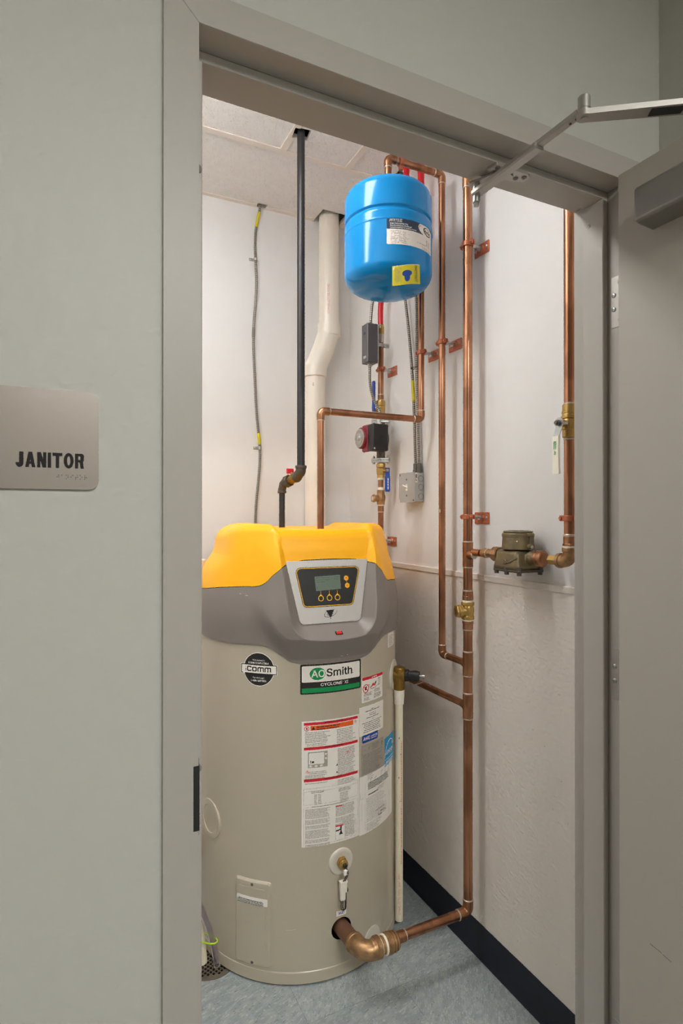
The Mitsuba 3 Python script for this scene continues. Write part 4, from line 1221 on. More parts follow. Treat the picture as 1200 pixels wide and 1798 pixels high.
part(wm, 'bottom_plate', rbox(1.163, YC, 1.2635, .092, .104, .008, .0035, 10), 'iron_fit', 30)
for a, b in ((-.038, -.045), (-.042, 0.0), (-.038, .045), (.038, -.045), (.038, .045)):
    part(wm, 'bolt', cat(hexnut(V(1.163 + a, YC + b, 1.252), V(1.163 + a, YC + b, 1.2605), .0066), cyl(V(1.163 + a, YC + b, 1.2595), V(1.163 + a, YC + b, 1.276), .008, 16, .001)), 'iron_fit', 30)
for s_, y0, zc in ((1, YC + .0775, 1.302), (-1, YC - .0665, 1.300)):
    part(wm, 'coupling_nut', lathe(V(XP, y0, zc), [0, s_, 0], [(0, .0200), (.002, .0222), (.009, .0222), (.010, .0210), (.015, .0210), (.016, .0222), (.023, .0222), (.026, .018), (.027, .015)], 10 if s_ > 0 else 28), 'bronze' if s_ > 0 else 'copper_fit', 20, 'copper coloured coupling nut')
part(wm, 'tailpiece', cat(cyl(V(XP, YC + .103, 1.302), V(XP, YC + .132, 1.302), .0128, 8, .001), lathe(V(XP, YC + .131, 1.3015), [0, 1, 0], [(0, .0128), (.001, .0145), (.014, .0148), (.024, .0128)], 24)), 'bronze', 25)
part(wm, 'thread_tape', cyl(V(XP, YC + .131, 1.3015), V(XP, YC + .135, 1.3015), .0138, 24), 'tape', 30, 'white thread tape')

# check valve on the riser
cv = thing('check_valve', 'brass swing check valve with a round side cap on the thick riser', 'valve')
bd = unit([-.96, .27, .0])
part(cv, 'body', cat(lathe(V(XP, YM, 1.088), UP, [(0, .0175), (.0015, .0200), (.010, .0200), (.012, .0180), (.016, .0178), (.024, .0195), (.036, .0195), (.042, .0172), (.044, .0170)], 32),
                     lathe(V(XP, YM, 1.114), bd, [(0, .017), (.018, .0165), (.022, .0155)], 28)), 'brass', 35)
part(cv, 'hex_end', cyl(V(XP, YM, 1.1320), V(XP, YM, 1.1430), .0205, 8, .0015), 'brass', 20)
part(cv, 'hex_end', cyl(V(XP, YM, 1.0875), V(XP, YM, 1.0965), .0200, 8, .0015), 'brass', 20)
part(cv, 'cap', cat(hexnut(V(XP, YM, 1.114) + bd * .030, V(XP, YM, 1.114) + bd * .040, .0205), cyl(V(XP, YM, 1.114) + bd * .020, V(XP, YM, 1.114) + bd * .031, .0205, 28, .001)), 'brass', 25)
part(cv, 'cap_mark', cyl(V(XP, YM, 1.114) + bd * .0395, V(XP, YM, 1.114) + bd * .0408, .0105, 20), 'brass_dark', 30)

# ball valve with white lever
bv = thing('ball_valve', 'brass ball valve with a white dipped lever on the supply pipe by the jamb', 'valve')
part(bv, 'body', lathe(V(XP, Y5, 1.6135), UP, [(0, .0165), (.0015, .0180), (.018, .0180), (.020, .0195), (.026, .0205), (.042, .0205), (.047, .0185), (.048, .0215), (.053, .0215), (.054, .0190), (.060, .0185), (.061, .0195), (.066, .0195), (.067, .0180), (.0825, .0180), (.084, .0165)], 36), 'brass', 25)
part(bv, 'stem', cat(cyl(V(XP - .015, Y5, 1.6480), V(XP - .036, Y5, 1.6480), .0085, 20, .001)), 'brass', 30)
lever = [(0, 0, .0105), (.0, -.012, .0105), (-.006, -.026, .0098), (-.010, -.036, .0095), (-.0105, -.080, .0092), (-.0095, -.116, .0092), (-.0095, -.123, .0100), (-.0095, -.127, .0085)]


def lever_mesh(rows, t, o):
    V_, n = [], len(rows)
    for x, z, hw in rows:
        for sx, sy in ((-t / 2, -hw), (t / 2, -hw), (t / 2, hw), (-t / 2, hw)):
            V_.append([o[0] + x + sx, o[1] + sy, o[2] + z])
    f = []
    for i in range(n - 1):
        for j in range(4):
            a, b, c_, d_ = i * 4 + j, i * 4 + (j + 1) % 4, (i + 1) * 4 + (j + 1) % 4, (i + 1) * 4 + j
            f += [[a, c_, b], [a, d_, c_]]
    f += [[0, 1, 2], [0, 2, 3]]
    e = (n - 1) * 4
    f += [[e, e + 2, e + 1], [e, e + 3, e + 2]]
    return trimesh.Trimesh(V_, f, process=False)


o = V(XP - .037, Y5, 1.6480)
part(bv, 'lever', cat(lever_mesh(lever[:5], .0025, o), cyl(o + [-.0012, 0, 0], o + [.0012, 0, 0], .0135, 24), box(o[0] + .001, o[0] + .020, Y5 - .0105, Y5 - .0085, o[2] - .004, o[2] + .003)), 'zinc', 25, 'zinc plated lever')
lv = part(bv, 'grip', lever_mesh([(-.0098, -.034, .0100), (-.0108, -.060, .0098), (-.0105, -.080, .0096), (-.0095, -.116, .0096), (-.0095, -.121, .0108), (-.0095, -.126, .0108), (-.0095, -.1285, .0085)], .0065, o), 'handle_white', 25, 'white dipped lever grip')
fl_ = on_plane(o + V(-.0141, 0, 0), [0, 0, -1], [0, -1, 0])
part(lv, 'lettering', wrap(cat(text('NIBCO', .0085, 0, .0004, True, width=.0200, center=True, at=(.057, -.0045)), text('600', .005, 0, .0004, True, width=.0085, center=True, at=(.0760, -.0025))), fl_), 'green', False)
part(bv, 'lever_nut', cat(hexnut(o + V(-.0012, 0, 0), o + V(-.008, 0, 0), .0075), cyl(o + V(-.008, 0, 0), o + V(-.013, 0, 0), .0045, 14)), 'steel_dark', 25)

# small ball valves above and below the pump
for q in range(2):
    k = thing('ball_valve', ('brass ball valve with a raised blue lever above the pump', 'brass ball valve with a lowered blue lever below the pump')[q], 'valve')
    z0 = (1.796, 1.564)[q]
    h = (.080, .060)[q]
    part(k, 'body', lathe(V(XC, Y4, z0), UP, [(0, .0145), (.001, .0155), (h * .22, .0155), (h * .25, .0170), (h * .62, .0185), (h * .68, .0165), (h * .72, .0185), (h * .9, .0190), (h * .97, .0175), (h, .0150)], 8 if q else 28), 'brass', 25)
    zz = z0 + h * .5
    if q == 0:
        part(k, 'stem', cyl(V(XC, Y4, zz), V(XC - .030, Y4 + .006, zz), .007, 16), 'brass', 30)
        part(k, 'lever', lever_mesh([(0, -.004, .009), (-.001, .012, .009), (.000, .030, .0085), (.000, .110, .0085), (.000, .116, .007)], .0055, V(XC - .029, Y4 + .006, zz)), 'handle_blue', 25, 'blue dipped lever')
    else:
        part(k, 'stem', cyl(V(XC, Y4, zz), V(XC + .010, Y4 - .028, zz), .007, 16), 'brass', 30)
        part(k, 'lever_nut', hexnut(V(XC + .010, Y4 - .026, zz), V(XC + .0125, Y4 - .036, zz), .0065), 'zinc', 25)
        m = lever_mesh([(0, .010, .009), (0, -.006, .009), (-.006, -.020, .0095), (-.007, -.028, .0105), (-.007, -.080, .0105), (-.007, -.086, .008)], .0065, V(0, 0, 0))
        m.apply_transform(trimesh.transformations.rotation_matrix(math.radians(62), [0, 0, 1]))
        m.apply_translation([XC + .013, Y4 - .030, zz])
        part(k, 'lever', m, 'handle_blue', 25, 'blue dipped lever')
        a = math.radians(62)
        n_ = V(-math.cos(a), -math.sin(a), 0)
        part(k, 'lettering', wrap(lines_of_print(0, .0022, .045, 1, .0022, .0040, 0, off=0, word=.010), on_plane(V(XC + .013, Y4 - .030, zz - .032) + V(-.007 * math.cos(a), -.007 * math.sin(a), 0) + n_ * .0036, [0, 0, -1], np.cross(n_, [0, 0, -1]))), 'paper', False)

# bronze check valve low on the recirculation line
k = thing('check_valve', 'small brown bronze check valve below the blue lever', 'valve')
bd = unit([-.95, -.1, 0])
part(k, 'body', cat(lathe(V(XC, Y4, 1.457), UP, [(0, .0140), (.001, .0155), (.010, .0155), (.013, .0165), (.022, .0185), (.034, .0185), (.044, .0160), (.047, .0155), (.058, .0155), (.059, .014)], 30), lathe(V(XC, Y4, 1.482), bd, [(0, .0130), (.022, .0128), (.030, .0120)], 24)), 'bronze', 30)
part(k, 'cap', cat(lathe(V(XC, Y4, 1.482) + bd * .028, bd, [(0, .0125), (.002, .0155), (.010, .0155), (.012, .013)], 8)), 'bronze', 25)
part(k, 'cap_face', cyl(V(XC, Y4, 1.482) + bd * .0398, V(XC, Y4, 1.482) + bd * .0408, .0090, 20), 'solder', 30)

# circulation pump
pu = thing('circulation_pump', 'circulation pump with a dark red motor and black terminal box', 'pump')
ZP = 1.716
part(pu, 'volute', cat(lathe(V(XC + .022, Y4, ZP), [-1, 0, 0], [(0, .030), (.006, .040), (.036, .042), (.044, .038)], 32), cyl(V(XC, Y4, 1.640), V(XC, Y4, 1.792), .0170, 24)), 'steel_dark', 30)
for z in (1.636, 1.786):
    m = trimesh.creation.extrude_polygon(shapely.union_all([sg.Point(0, 0).buffer(.021)] + [sg.Point(s_ * .029 * .72, -s_ * .029 * .7).buffer(.0095) for s_ in (-1, 1)]).convex_hull, .007, engine='earcut')
    m.apply_translation([XC, Y4, z])
    part(pu, 'flange', m, 'zinc', 25)
    m = m.copy()
    m.apply_translation([0, 0, -.0085 if z < 1.7 else .0085])
    part(pu, 'flange', m, 'zinc', 25)
    m = m.copy()
    m.apply_translation([0, 0, .0078 if z < 1.7 else -.0022])
    m.apply_scale(1.0)
    part(pu, 'gasket', lathe(V(XC, Y4, z - .0020 if z < 1.7 else z + .0068), UP, [(0, .0215), (.002, .0215)], 30), 'black', 30)
    for s_ in (-1, 1):
        p_ = V(XC + s_ * .029 * .72, Y4 - s_ * .029 * .7, z)
        part(pu, 'bolt', cat(cyl(p_ + [0, 0, -.016], p_ + [0, 0, .018], .0035, 10), hexnut(p_ + [0, 0, -.0150], p_ + [0, 0, -.0088], .0066), hexnut(p_ + [0, 0, .0075], p_ + [0, 0, .0140], .0066)), 'zinc', 25)
part(pu, 'motor_flange', rbox(1.0925, 2.0075, ZP, .015, .049, .106, .006, 12), 'pump_red', 30, 'dark red square motor flange')
part(pu, 'motor_housing', lathe(V(1.090, Y4, ZP + .003), [-1, 0, 0], [(0, .0425), (.010, .0418), (.0145, .0405), (.017, .0375), (.017, 0)], 40), 'pump_red', 30, 'dark red round motor housing')
npl = part(pu, 'nameplate', lathe(V(1.0732, Y4, ZP + .003), [-1, 0, 0], [(0, .0370), (.0012, .0368), (.0012, .012), (.0012, 0)], 40), 'galv', 30, 'grey round nameplate')
part(npl, 'print', cat(*[wrap(flat(sg.Point(0, 0).buffer(r1, 24).difference(sg.Point(0, 0).buffer(r1 - .0016, 24)).difference(sg.Polygon([(0, 0), (.04 * math.cos(a0), .04 * math.sin(a0)), (.04 * math.cos(a0 + .5), .04 * math.sin(a0 + .5))])), 0, .0002, None), on_plane(V(1.0719, Y4, ZP + .003), [0, -1, 0], UP)) for r1, a0 in ((.031, .3), (.027, 2.2), (.022, 4.1))]), 'ink_grey', False, kind='stuff')
part(npl, 'vent_plug', lathe(V(1.0722, Y4, ZP + .003), [-1, 0, 0], [(0, .0125), (.001, .0125), (.002, .0100), (.004, .0085), (.006, .0080), (.006, 0)], 24), 'galv', 30)
part(pu, 'terminal_box', rbox(1.122, 1.9680, ZP, .070, .048, .104, .006, 12), 'black', 30, 'black plastic terminal box')
part(pu, 'terminal_screw', lathe(V(1.126, 1.9445, ZP), [0, -1, 0], [(0, .0110), (.0018, .0108), (.0018, .0075), (.0008, .0070), (.0008, 0)], 24), 'black', 30)
part(pu, 'flange_screw', screw_head(V(1.0935, 1.9435, ZP - .044), [0, -1, 0], .0035), 'zinc', 30)
part(pu, 'conduit_fitting', cat(cyl(V(1.128, 1.972, ZP + .046), V(1.128, 1.972, ZP + .058), .0125, 8, .001), cyl(V(1.128, 1.972, ZP + .056), V(1.128, 1.972, ZP + .078), .0092, 16, .001)), 'zinc', 25)

# ------------------------------------------------------------------ wall clamps
def clamp(label, x, y, z, r, plate=True, along='wall', ring_mat='clamp'):
    k = thing('pipe_clamp', label, 'pipe clamp', 'copper coloured split ring pipe clamps')
    R = r + .0042
    part(k, 'ring', cat(lathe(V(x, y, z - .0075), UP, [(0, r + .0006), (0, R - .0008), (.0012, R), (.0138, R), (.015, R - .0008), (.015, r + .0006), (0, r + .0006)], 32, False)), ring_mat, 30)
    for s_ in (-1, 1):
        e = part(k, 'ear', cat(rbox(x - .0035, y + s_ * (R + .0045), z, .0045, .014, .015, .0018, 8), rbox(x + .0035, y + s_ * (R + .0045), z, .0045, .014, .015, .0018, 8)), ring_mat, 30)
        part(e, 'bolt', cat(cyl(V(x - .009, y + s_ * (R + .006), z), V(x + .009, y + s_ * (R + .006), z), .0026, 10), hexnut(V(x - .0095, y + s_ * (R + .006), z), V(x - .006, y + s_ * (R + .006), z), .0046)), 'clamp', 25)
    part(k, 'rod', cat(hexnut(V(x + R - .001, y, z), V(x + R + .008, y, z), .0082), cyl(V(x + R, y, z), V(XWR - .003, y, z), .0048, 16)), 'zinc', 25, 'zinc threaded rod and nut')
    if plate:
        part(k, 'rod_nut', hexnut(V(XWR - .0165, y, z - .003), V(XWR - .0075, y, z - .003), .0085), 'zinc', 25)
        p_ = part(k, 'wall_plate', cat(rbox(XWR - .0022, y, z - .004, .0044, .070, .037, .0020, 8), lathe(V(XWR - .004, y, z - .003), [-1, 0, 0], [(0, .0145), (.004, .0120), (.005, .0110), (.005, 0)], 24)), ring_mat, 30)
        for s_ in (-1, 1):
            part(p_, 'screw', screw_head(V(XWR - .0045, y + s_ * .025, z - .003), [-1, 0, 0], .0048), 'zinc', 30)
    return k


clamp('copper coloured clamp high on the thick riser beside the blue tank', XP, YM, 2.272, R1)
clamp('copper coloured clamp on the thick riser above the water meter branch', XP, YM, 1.411, R1)
clamp('copper coloured clamp holding the thin tank feed pipe to the wall', 1.168, Y2, 2.000, R34)
clamp('copper coloured clamp below the blue tank on the pipe that crosses to the heater', XP, Y3, 1.996, R34)
clamp('copper coloured clamp under the dark grey control box', XC, Y4, 2.001, R34)
clamp('copper coloured clamp beside the right shoulder of the yellow cover', XC + .001, Y4 + .003, 1.313, R34)
clamp('copper coloured clamp on the supply pipe by the door jamb', XP, Y5, 1.409, R1)

k = thing('pipe_clamp', 'copper coloured clamp around the horizontal pipe over the blue tank', 'pipe clamp', 'copper coloured split ring pipe clamps')
xx, zz = 1.006, 2.566
R = R34 + .004
part(k, 'ring', lathe(V(xx - .007, Y2, zz), [1, 0, 0], [(0, R34 + .0006), (0, R - .0008), (.0012, R), (.0128, R), (.014, R - .0008), (.014, R34 + .0006), (0, R34 + .0006)], 32, False), 'clamp', 30)
for s_ in (-1, 1):
    part(k, 'ear', cat(rbox(xx - .0, Y2 - .003, zz + s_ * (R + .005), .014, .005, .014, .0018, 8), rbox(xx, Y2 + .003, zz + s_ * (R + .005), .014, .005, .014, .0018, 8)), 'clamp', 30)
part(k, 'rod', cyl(V(xx, Y2, zz + R), V(xx, Y2, ZC + .05), .0045, 12), 'zinc', 30)

# ------------------------------------------------------------------ expansion tank
TC = np.array([TX, TY])
et = thing('expansion_tank', 'glossy blue expansion tank hanging from a copper pipe below the ceiling', 'tank')
RT = .140
prof = [(2.120, 0), (2.1215, .030), (2.126, .062), (2.133, .090), (2.142, .112), (2.153, .127), (2.166, .136), (2.180, RT), (2.2985, RT), (2.3005, RT + .0012), (2.3035, RT + .0022), (2.3065, RT + .0012), (2.3085, RT + .0002),
        (2.327, RT), (2.334, RT - .0010), (2.338, RT - .0045), (2.3405, RT - .0062), (2.343, RT - .0055), (2.3455, RT - .0015), (2.349, RT), (2.418, RT - .001), (2.432, RT - .006), (2.444, RT - .017), (2.456, RT - .040), (2.465, RT - .072), (2.470, .03), (2.471, 0)]
part(et, 'shell', lathe([TX, TY, 0], UP, [(z, r) for z, r in prof], 128), 'tank_blue', 60)
part(et, 'nipple', cyl(V(TX, TY, 2.468), V(TX, TY, 2.490), .0150, 24, .001), 'steel_dark', 30)
ft = on_cyl(TC, RT, 4.0, 2.2235)
w = math.radians(72.5) * RT
k = part(et, 'label', wrap(flat(rect(-w / 2, 0, w / 2, .0785, .004), .0002, .0004, .006), ft), 'paper', False, 'white label with dark blue heading')
tp_ = flat(rect(-w / 2, .0455, w / 2, .0785, .003).difference(affinity.translate(affinity.rotate(affinity.scale(sg.Point(0, 0).buffer(1, 32), .0420, .0185), -9), .0560, .0600)), .0006, .0002, .006)
pr(k, 'heading_field', tp_, ft, 'navy')
pr(k, 'model_name', text('PFXT12I', .0078, .0008, .0002, True, width=.038, at=(-w / 2 + .008, .0672), slant=.18), ft, 'paper')
pr(k, 'heading_text', cat(text('Water Heater Safety Tank', .0042, .0008, .0002, True, width=.056, at=(-w / 2 + .009, .0600)), text('Cuve de sécurité du chauffe-eau', .0040, .0008, .0002, True, width=.069, at=(-w / 2 + .009, .0540)),
                          text('Tanque de seguridad del calentador de agua', .0038, .0008, .0002, True, width=.085, at=(-w / 2 + .009, .0483))), ft, 'paper')
el = affinity.rotate(affinity.scale(sg.Point(0, 0).buffer(1, 24), .0200, .0115), -10)
lg = affinity.translate(el.difference(affinity.translate(affinity.scale(el, .86, .82), .0012, .0006)), .0570, .0600)
pr(k, 'logo', cat(flat(lg, .0008, .0002, .006), text('ProFlo', .0072, .0008, .0002, True, width=.0290, center=True, at=(.0570, .0562), slant=.15), flat(sg.LineString([(.0190, .066), (.0220, .0715)]).buffer(.0009), .0008, .0002, None)), ft, 'ink')
part(k, 'print', wrap(cat(lines_of_print(-w / 2 + .012, .0430, .060, 11, .0036, .0012, .3), lines_of_print(.010, .0200, .070, 1, .004, .0012, .1), lines_of_print(.052, .0360, .007, 4, .0042, .0022, .2), lines_of_print(.066, .0350, .007, 4, .0042, .0022, .2), lines_of_print(.030, .0120, .052, 3, .0036, .0012, .3)), ft), 'ink_grey', False, kind='stuff')

# yellow tag stuck to the lower curve of the tank
tk = thing('warning_tag', 'yellow square tag reading PROTECT on the bottom edge of the blue tank', 'tag')


def tag_f(P):
    P = np.asarray(P, float)
    q = on_cyl(TC, RT + .0015, -7.6, 2.1040)(np.column_stack([P[:, 0], P[:, 1], P[:, 2] + .0016 + .010 * np.clip(1 - P[:, 1] / .06, 0, 1) * .3]))
    q[:, 2] += .17 * P[:, 0] + .0012 * np.sin(P[:, 0] * 60)
    return q


part(tk, 'sheet', wrap(flat(rect(-.045, 0, .045, .0595), 0, .0006, .006), tag_f), 'tag_yellow', 40)
part(tk, 'top_edge', wrap(flat(rect(-.045, .0583, .045, .0598), .0005, .0004, .006), tag_f), 'paper', False, 'white torn top edge')
t = text('PROTECT', .0075, .0006, .0002, True, width=.050, rot=-90, at=(.0262, .0555))
part(tk, 'lettering', wrap(t, tag_f), 'ink', False)
bl = shapely.union_all([affinity.scale(sg.Point(0, .0335).buffer(1, 20), .0145, .0088), affinity.scale(sg.Point(0, .0220).buffer(1, 20), .0075, .0120)])
part(tk, 'symbol', wrap(flat(bl.buffer(.001), .0008, .0004, .004), tag_f), 'blue_label', False, 'dark blue valve cap drawing')
v_ = lines_of_print(0, 0, .045, 5, .0034, .0010, .3)
v_.apply_transform(trimesh.transformations.rotation_matrix(-PI / 2, [0, 0, 1]))
v_.apply_translation([-.0200, .0530, 0])
part(tk, 'print', wrap(cat(v_, flat(rect(-.0190, .004, -.0184, .056), .0006, .0002, None)), tag_f), 'ink_grey', False, kind='stuff')
part(tk, 'curled_corner', wrap(flat(sg.Polygon([(-.045, .0470), (-.0375, .0595), (-.0390, .0500)]), .0008, .0004, None), tag_f), 'paper', False, 'white curled corner')

# ------------------------------------------------------------------ relief valve and its drain pipe
tp0 = V(*(HX + 0 * HX), 0)
tx, ty = 1.058, 1.709
rv = thing('relief_valve', 'brass relief valve with a black cap on the right side of the water heater', 'valve')
c = V(tx, ty, .868)
part(rv, 'body', cat(lathe(c - TP_DIR * .024, TP_DIR, [(0, .016), (.004, .0175), (.009, .0225), (.042, .0225), (.046, .0190)], 32), cyl(c + [0, 0, .010], c + [0, 0, -.050], .0195, 32, .0015), lathe(c, UP, [(-.02, .0215), (.022, .0215), (.026, .019), (.026, 0)], 32)), 'brass_dark', 35)
part(rv, 'cap', cat(cyl(c + TP_DIR * .020, c + TP_DIR * .034, .0205, 32, .002), cyl(c + TP_DIR * .032, c + TP_DIR * .070, .0165, 12, .001), lathe(c, TP_DIR, [(.046, .0172), (.048, .0178), (.062, .0178), (.064, .0172)], 32)), 'black', 25, 'black ribbed cap')
part(rv, 'test_stem', cat(cyl(c + TP_DIR * .068, c + TP_DIR * .084, .0045, 14, .0005), cyl(c + TP_DIR * .080, c + TP_DIR * .090, .0065, 14, .001)), 'zinc', 30)
S_ = np.cross(TP_DIR, UP)
part(rv, 'lever', tube(spline([c + TP_DIR * .088 + [0, 0, -.002], c + TP_DIR * .082 - UP * .018 - S_ * .010, c + TP_DIR * .066 - UP * .030 - S_ * .016, c + TP_DIR * .046 - UP * .036 - S_ * .018], 20), .0017, 8), 'zinc', True, 'bent wire test lever')

pd = thing('drain_pipe', 'narrow white plastic drain pipe running down beside the water heater', 'pipe')
part(pd, 'adapter', cat(lathe([tx, ty, 0], UP, [(.768, .0150), (.7685, .0168), (.792, .0172), (.793, .0182), (.8170, .0185), (.8180, .0170), (.8185, .0150)], 32)), 'pvc', 25)
part(pd, 'pipe', lathe([tx, ty, 0], UP, [(.030, .0105), (.029, .0133), (.775, .0133), (.775, .0105), (.032, .0105)], 32, False), 'pvc_thin', 25)
ang = -12
t = text('CHARLOTTE PIPE  3/4"  PVC', .0070, .0001, .0002, True, width=.140, rot=90)
part(pd, 'print', wrap(t, on_cyl(np.array([tx, ty]), .0133, ang, .055)), 'print_red', False, kind='stuff')
t = lines_of_print(0, 0, .42, 1, .004, .0040, 0, off=.0001, word=.007)
t.apply_transform(trimesh.transformations.rotation_matrix(PI / 2, [0, 0, 1]))
part(pd, 'print', wrap(t, on_cyl(np.array([tx, ty]), .0133, ang + 8, .225)), 'print_red', False, kind='stuff')
for z, a, s_ in ((.655, -30, .0022), (.60, -10, .0015), (.52, -34, .0018), (.44, -20, .0014)):
    part(pd, 'stain', wrap(flat(affinity.scale(sg.Point(0, 0).buffer(s_, 8), 1, 1.6), .0001, .0001, None), on_cyl(np.array([tx, ty]), .0133, a, z)), 'bronze', False)

# ------------------------------------------------------------------ white vent pipe on the back wall
pv = thing('vent_pipe', 'thick cream plastic vent pipe with an offset bend on the back wall', 'pipe')
RV, YV = .0445, YWB - .0450
XT, XB = 1.097, 1.030
part(pv, 'pipe', cyl(V(XT, YV, 2.250), V(XT, YV, ZC + .10), RV, 48), 'pvc', 25)
part(pv, 'pipe', cyl(V(XB, YV, .90), V(XB, YV, 2.050), RV, 48), 'pvc', 25)
hb = lambda z0, z1, x: lathe([x, YV, 0], UP, [(z0, RV), (z0, RV + .0058), (z0 + .002, RV + .0066), (z1 - .002, RV + .0066), (z1, RV + .0058), (z1, RV)], 48)
dg = unit([1, 0, 1.12])
zc_, hh_ = 2.1455, (XT - XB) * 1.12 / 2
path = [V(XB, YV, 2.028), V(XB, YV, 2.055)] + [V(*q) for q in arc(V(XB, YV, zc_ - hh_), [0, 0, 1], dg, .046, 10)] + [V(*q) for q in arc(V(XT, YV, zc_ + hh_), dg, [0, 0, 1], .046, 10)] + [V(XT, YV, 2.236), V(XT, YV, 2.262)]
part(pv, 'offset_bend', tube(path, RV + .0030, 48), 'pvc', 40)
part(pv, 'hub', hb(2.026, 2.074, XB), 'pvc', 30)
part(pv, 'hub', hb(2.216, 2.270, XT), 'pvc', 30)
part(pv, 'cast_mark', lathe(V((XB + XT) / 2 + .006, YV - RV - .0030, 2.143), [0, -1, 0], [(0, .009), (.0012, .0085), (.0012, .006), (.0004, .0055), (.0004, 0)], 20), 'pvc', 30)
t = text('CHARLOTTE PIPE', .0090, .0001, .0002, False, width=.13, rot=90)
part(pv, 'print', wrap(t, on_cyl(np.array([XT, YV]), RV, -22, 2.305)), 'print_red', False, kind='stuff')
part(pv, 'stain', wrap(flat(affinity.scale(sg.Point(0, 0).buffer(.004, 10), .8, 1.6).difference(affinity.scale(sg.Point(0, .001).buffer(.0028, 10), .8, 1.5)), .0001, .0001, None), on_cyl(np.array([XB, YV]), RV, -34, 1.986)), 'ink_grey', False)

# white air pipe behind the left side of the heater, barely seen beside the jamb
k = thing('vent_pipe', 'capped white plastic pipe behind the left shoulder of the heater by the jamb', 'pipe')
vx, vy = .455, 2.190
part(k, 'pipe', lathe([vx, vy, 0], UP, [(.30, .0445), (1.205, .0445), (1.205, .0490), (1.243, .0490), (1.250, .0465), (1.252, 0)], 40), 'pvc', 30)
vd = unit([HX[0] - vx, HX[1] - vy, 0])
m, L = elbow_mesh(V(vx, vy, .26), [0, 0, -1], vd, .0435, s=.012)
part(k, 'elbow', m, 'pvc')

# ------------------------------------------------------------------ red PEX tubes
px_ = single('plastic_tube', 'red plastic tube joining the recirculation riser below the blue tank', 'tube', tube(spline([V(1.170, 1.838, ZC + .09), V(1.170, 1.838, 2.62), V(1.172, 1.880, 2.46), V(XC, 2.000, 2.34), V(XC, Y4, 2.26), V(XC, Y4, 2.165)], 50), .0111, 20), 'pex', True)
part(px_, 'print', wrap(cat(*[lines_of_print(0, 0, .05, 1, .003, .0030, 0, off=0, word=.008)]), on_cyl(np.array([XC, Y4]), .01125, -15, 2.21)) if False else cyl(V(XC, Y4, 2.174), V(XC, Y4, 2.180), .0122, 20, .001), 'copper_fit', 30, 'copper crimp ring')
px2 = single('plastic_tube', 'red plastic tube passing above the blue tank nearest the door', 'tube', tube([V(XP, Y3, ZC + .09), V(XP, Y3, 2.6), V(XP, Y3, 2.36)], .0119, 20), 'pex', True)
part(px2, 'crimp_ring', cyl(V(XP, Y3, 2.352), V(XP, Y3, 2.366), .0130, 20, .001), 'copper_fit')

# ------------------------------------------------------------------ black gas pipe
gp = thing('gas_pipe', 'black iron gas pipe hanging from the ceiling and stepping down to the heater', 'pipe')
GX0, GY0, GX1, GY1 = .7625, 1.876, .733, 1.985
RG, RG2 = .0134, .0107
zt, zb = 1.556, 1.528
part(gp, 'pipe', cyl(V(GX0, GY0, zt + .012), V(GX0, GY0, ZC + .07), RG, 28), 'iron')
part(gp, 'pipe_thread', cyl(V(GX0, GY0, zt + .026), V(GX0, GY0, zt + .040), RG * .97, 28), 'steel_dark')
gd = unit([GX1 - GX0, GY1 - GY0, zb - zt])
m = tube([V(GX0, GY0, zt + .030), V(GX0, GY0, zt + .020)] + [V(*q) for q in arc(V(GX0, GY0, zt), [0, 0, -1], gd, .018, 12)] + [V(GX0, GY0, zt) + gd * .020, V(GX0, GY0, zt) + gd * .030], RG * 1.30, 28)
part(gp, 'elbow', cat(m, cyl(V(GX0, GY0, zt + .022), V(GX0, GY0, zt + .032), RG * 1.50, 28, .0015), cyl(V(GX0, GY0, zt) + gd * .022, V(GX0, GY0, zt) + gd * .031, RG * 1.45, 28, .0015)), 'iron_fit', 35, 'brown black malleable elbow')
g0, g1 = V(GX0, GY0, zt) + gd * .028, V(GX1, GY1, zb) - gd * .020
part(gp, 'nipple', cyl(g0, g1, RG2, 24), 'iron_fit')
gm = V(GX0, GY0, zt) + gd * .066
part(gp, 'union', cat(cyl(gm + gd * .002, gm + gd * .020, .0225, 8, .002), cyl(gm + gd * .018, gm + gd * .030, .0170, 24, .001)), 'iron_fit', 25)
m = tube([V(GX1, GY1, zb) - gd * .026, V(GX1, GY1, zb) - gd * .018] + [V(*q) for q in arc(V(GX1, GY1, zb), gd, [0, 0, -1], .015, 12)] + [V(GX1, GY1, zb - .020), V(GX1, GY1, zb - .032)], RG2 * 1.32, 28)
part(gp, 'elbow', cat(m, cyl(V(GX1, GY1, zb) - gd * .027, V(GX1, GY1, zb) - gd * .018, RG2 * 1.55, 28, .0015), cyl(V(GX1, GY1, zb - .024), V(GX1, GY1, zb - .033), RG2 * 1.50, 28, .0015)), 'iron_fit', 35)
part(gp, 'pipe', cyl(V(GX1, GY1, zb - .030), V(GX1, GY1, 1.30), RG2, 28), 'iron')
gv = thing('gas_valve', 'small gas shut-off valve with a red handle on the black pipe', 'valve')
gc = V(GX0, GY0, zt) + gd * .050
part(gv, 'body', cat(lathe(gc - gd * .020, gd, [(0, .0135), (.001, .0150), (.010, .0150), (.013, .0165), (.024, .0165), (.028, .0145), (.036, .0145)], 24)), 'brass_dark', 30)
gz = unit(UP - (UP @ gd) * gd)
part(gv, 'stem', cyl(gc, gc + gz * .024, .0055, 14), 'brass_dark')
part(gv, 'handle', rbox(*(gc + gz * .029 + [-.004, .004, 0]), .026, .012, .018, .003, 8), 'red', 30, 'red plastic handle')

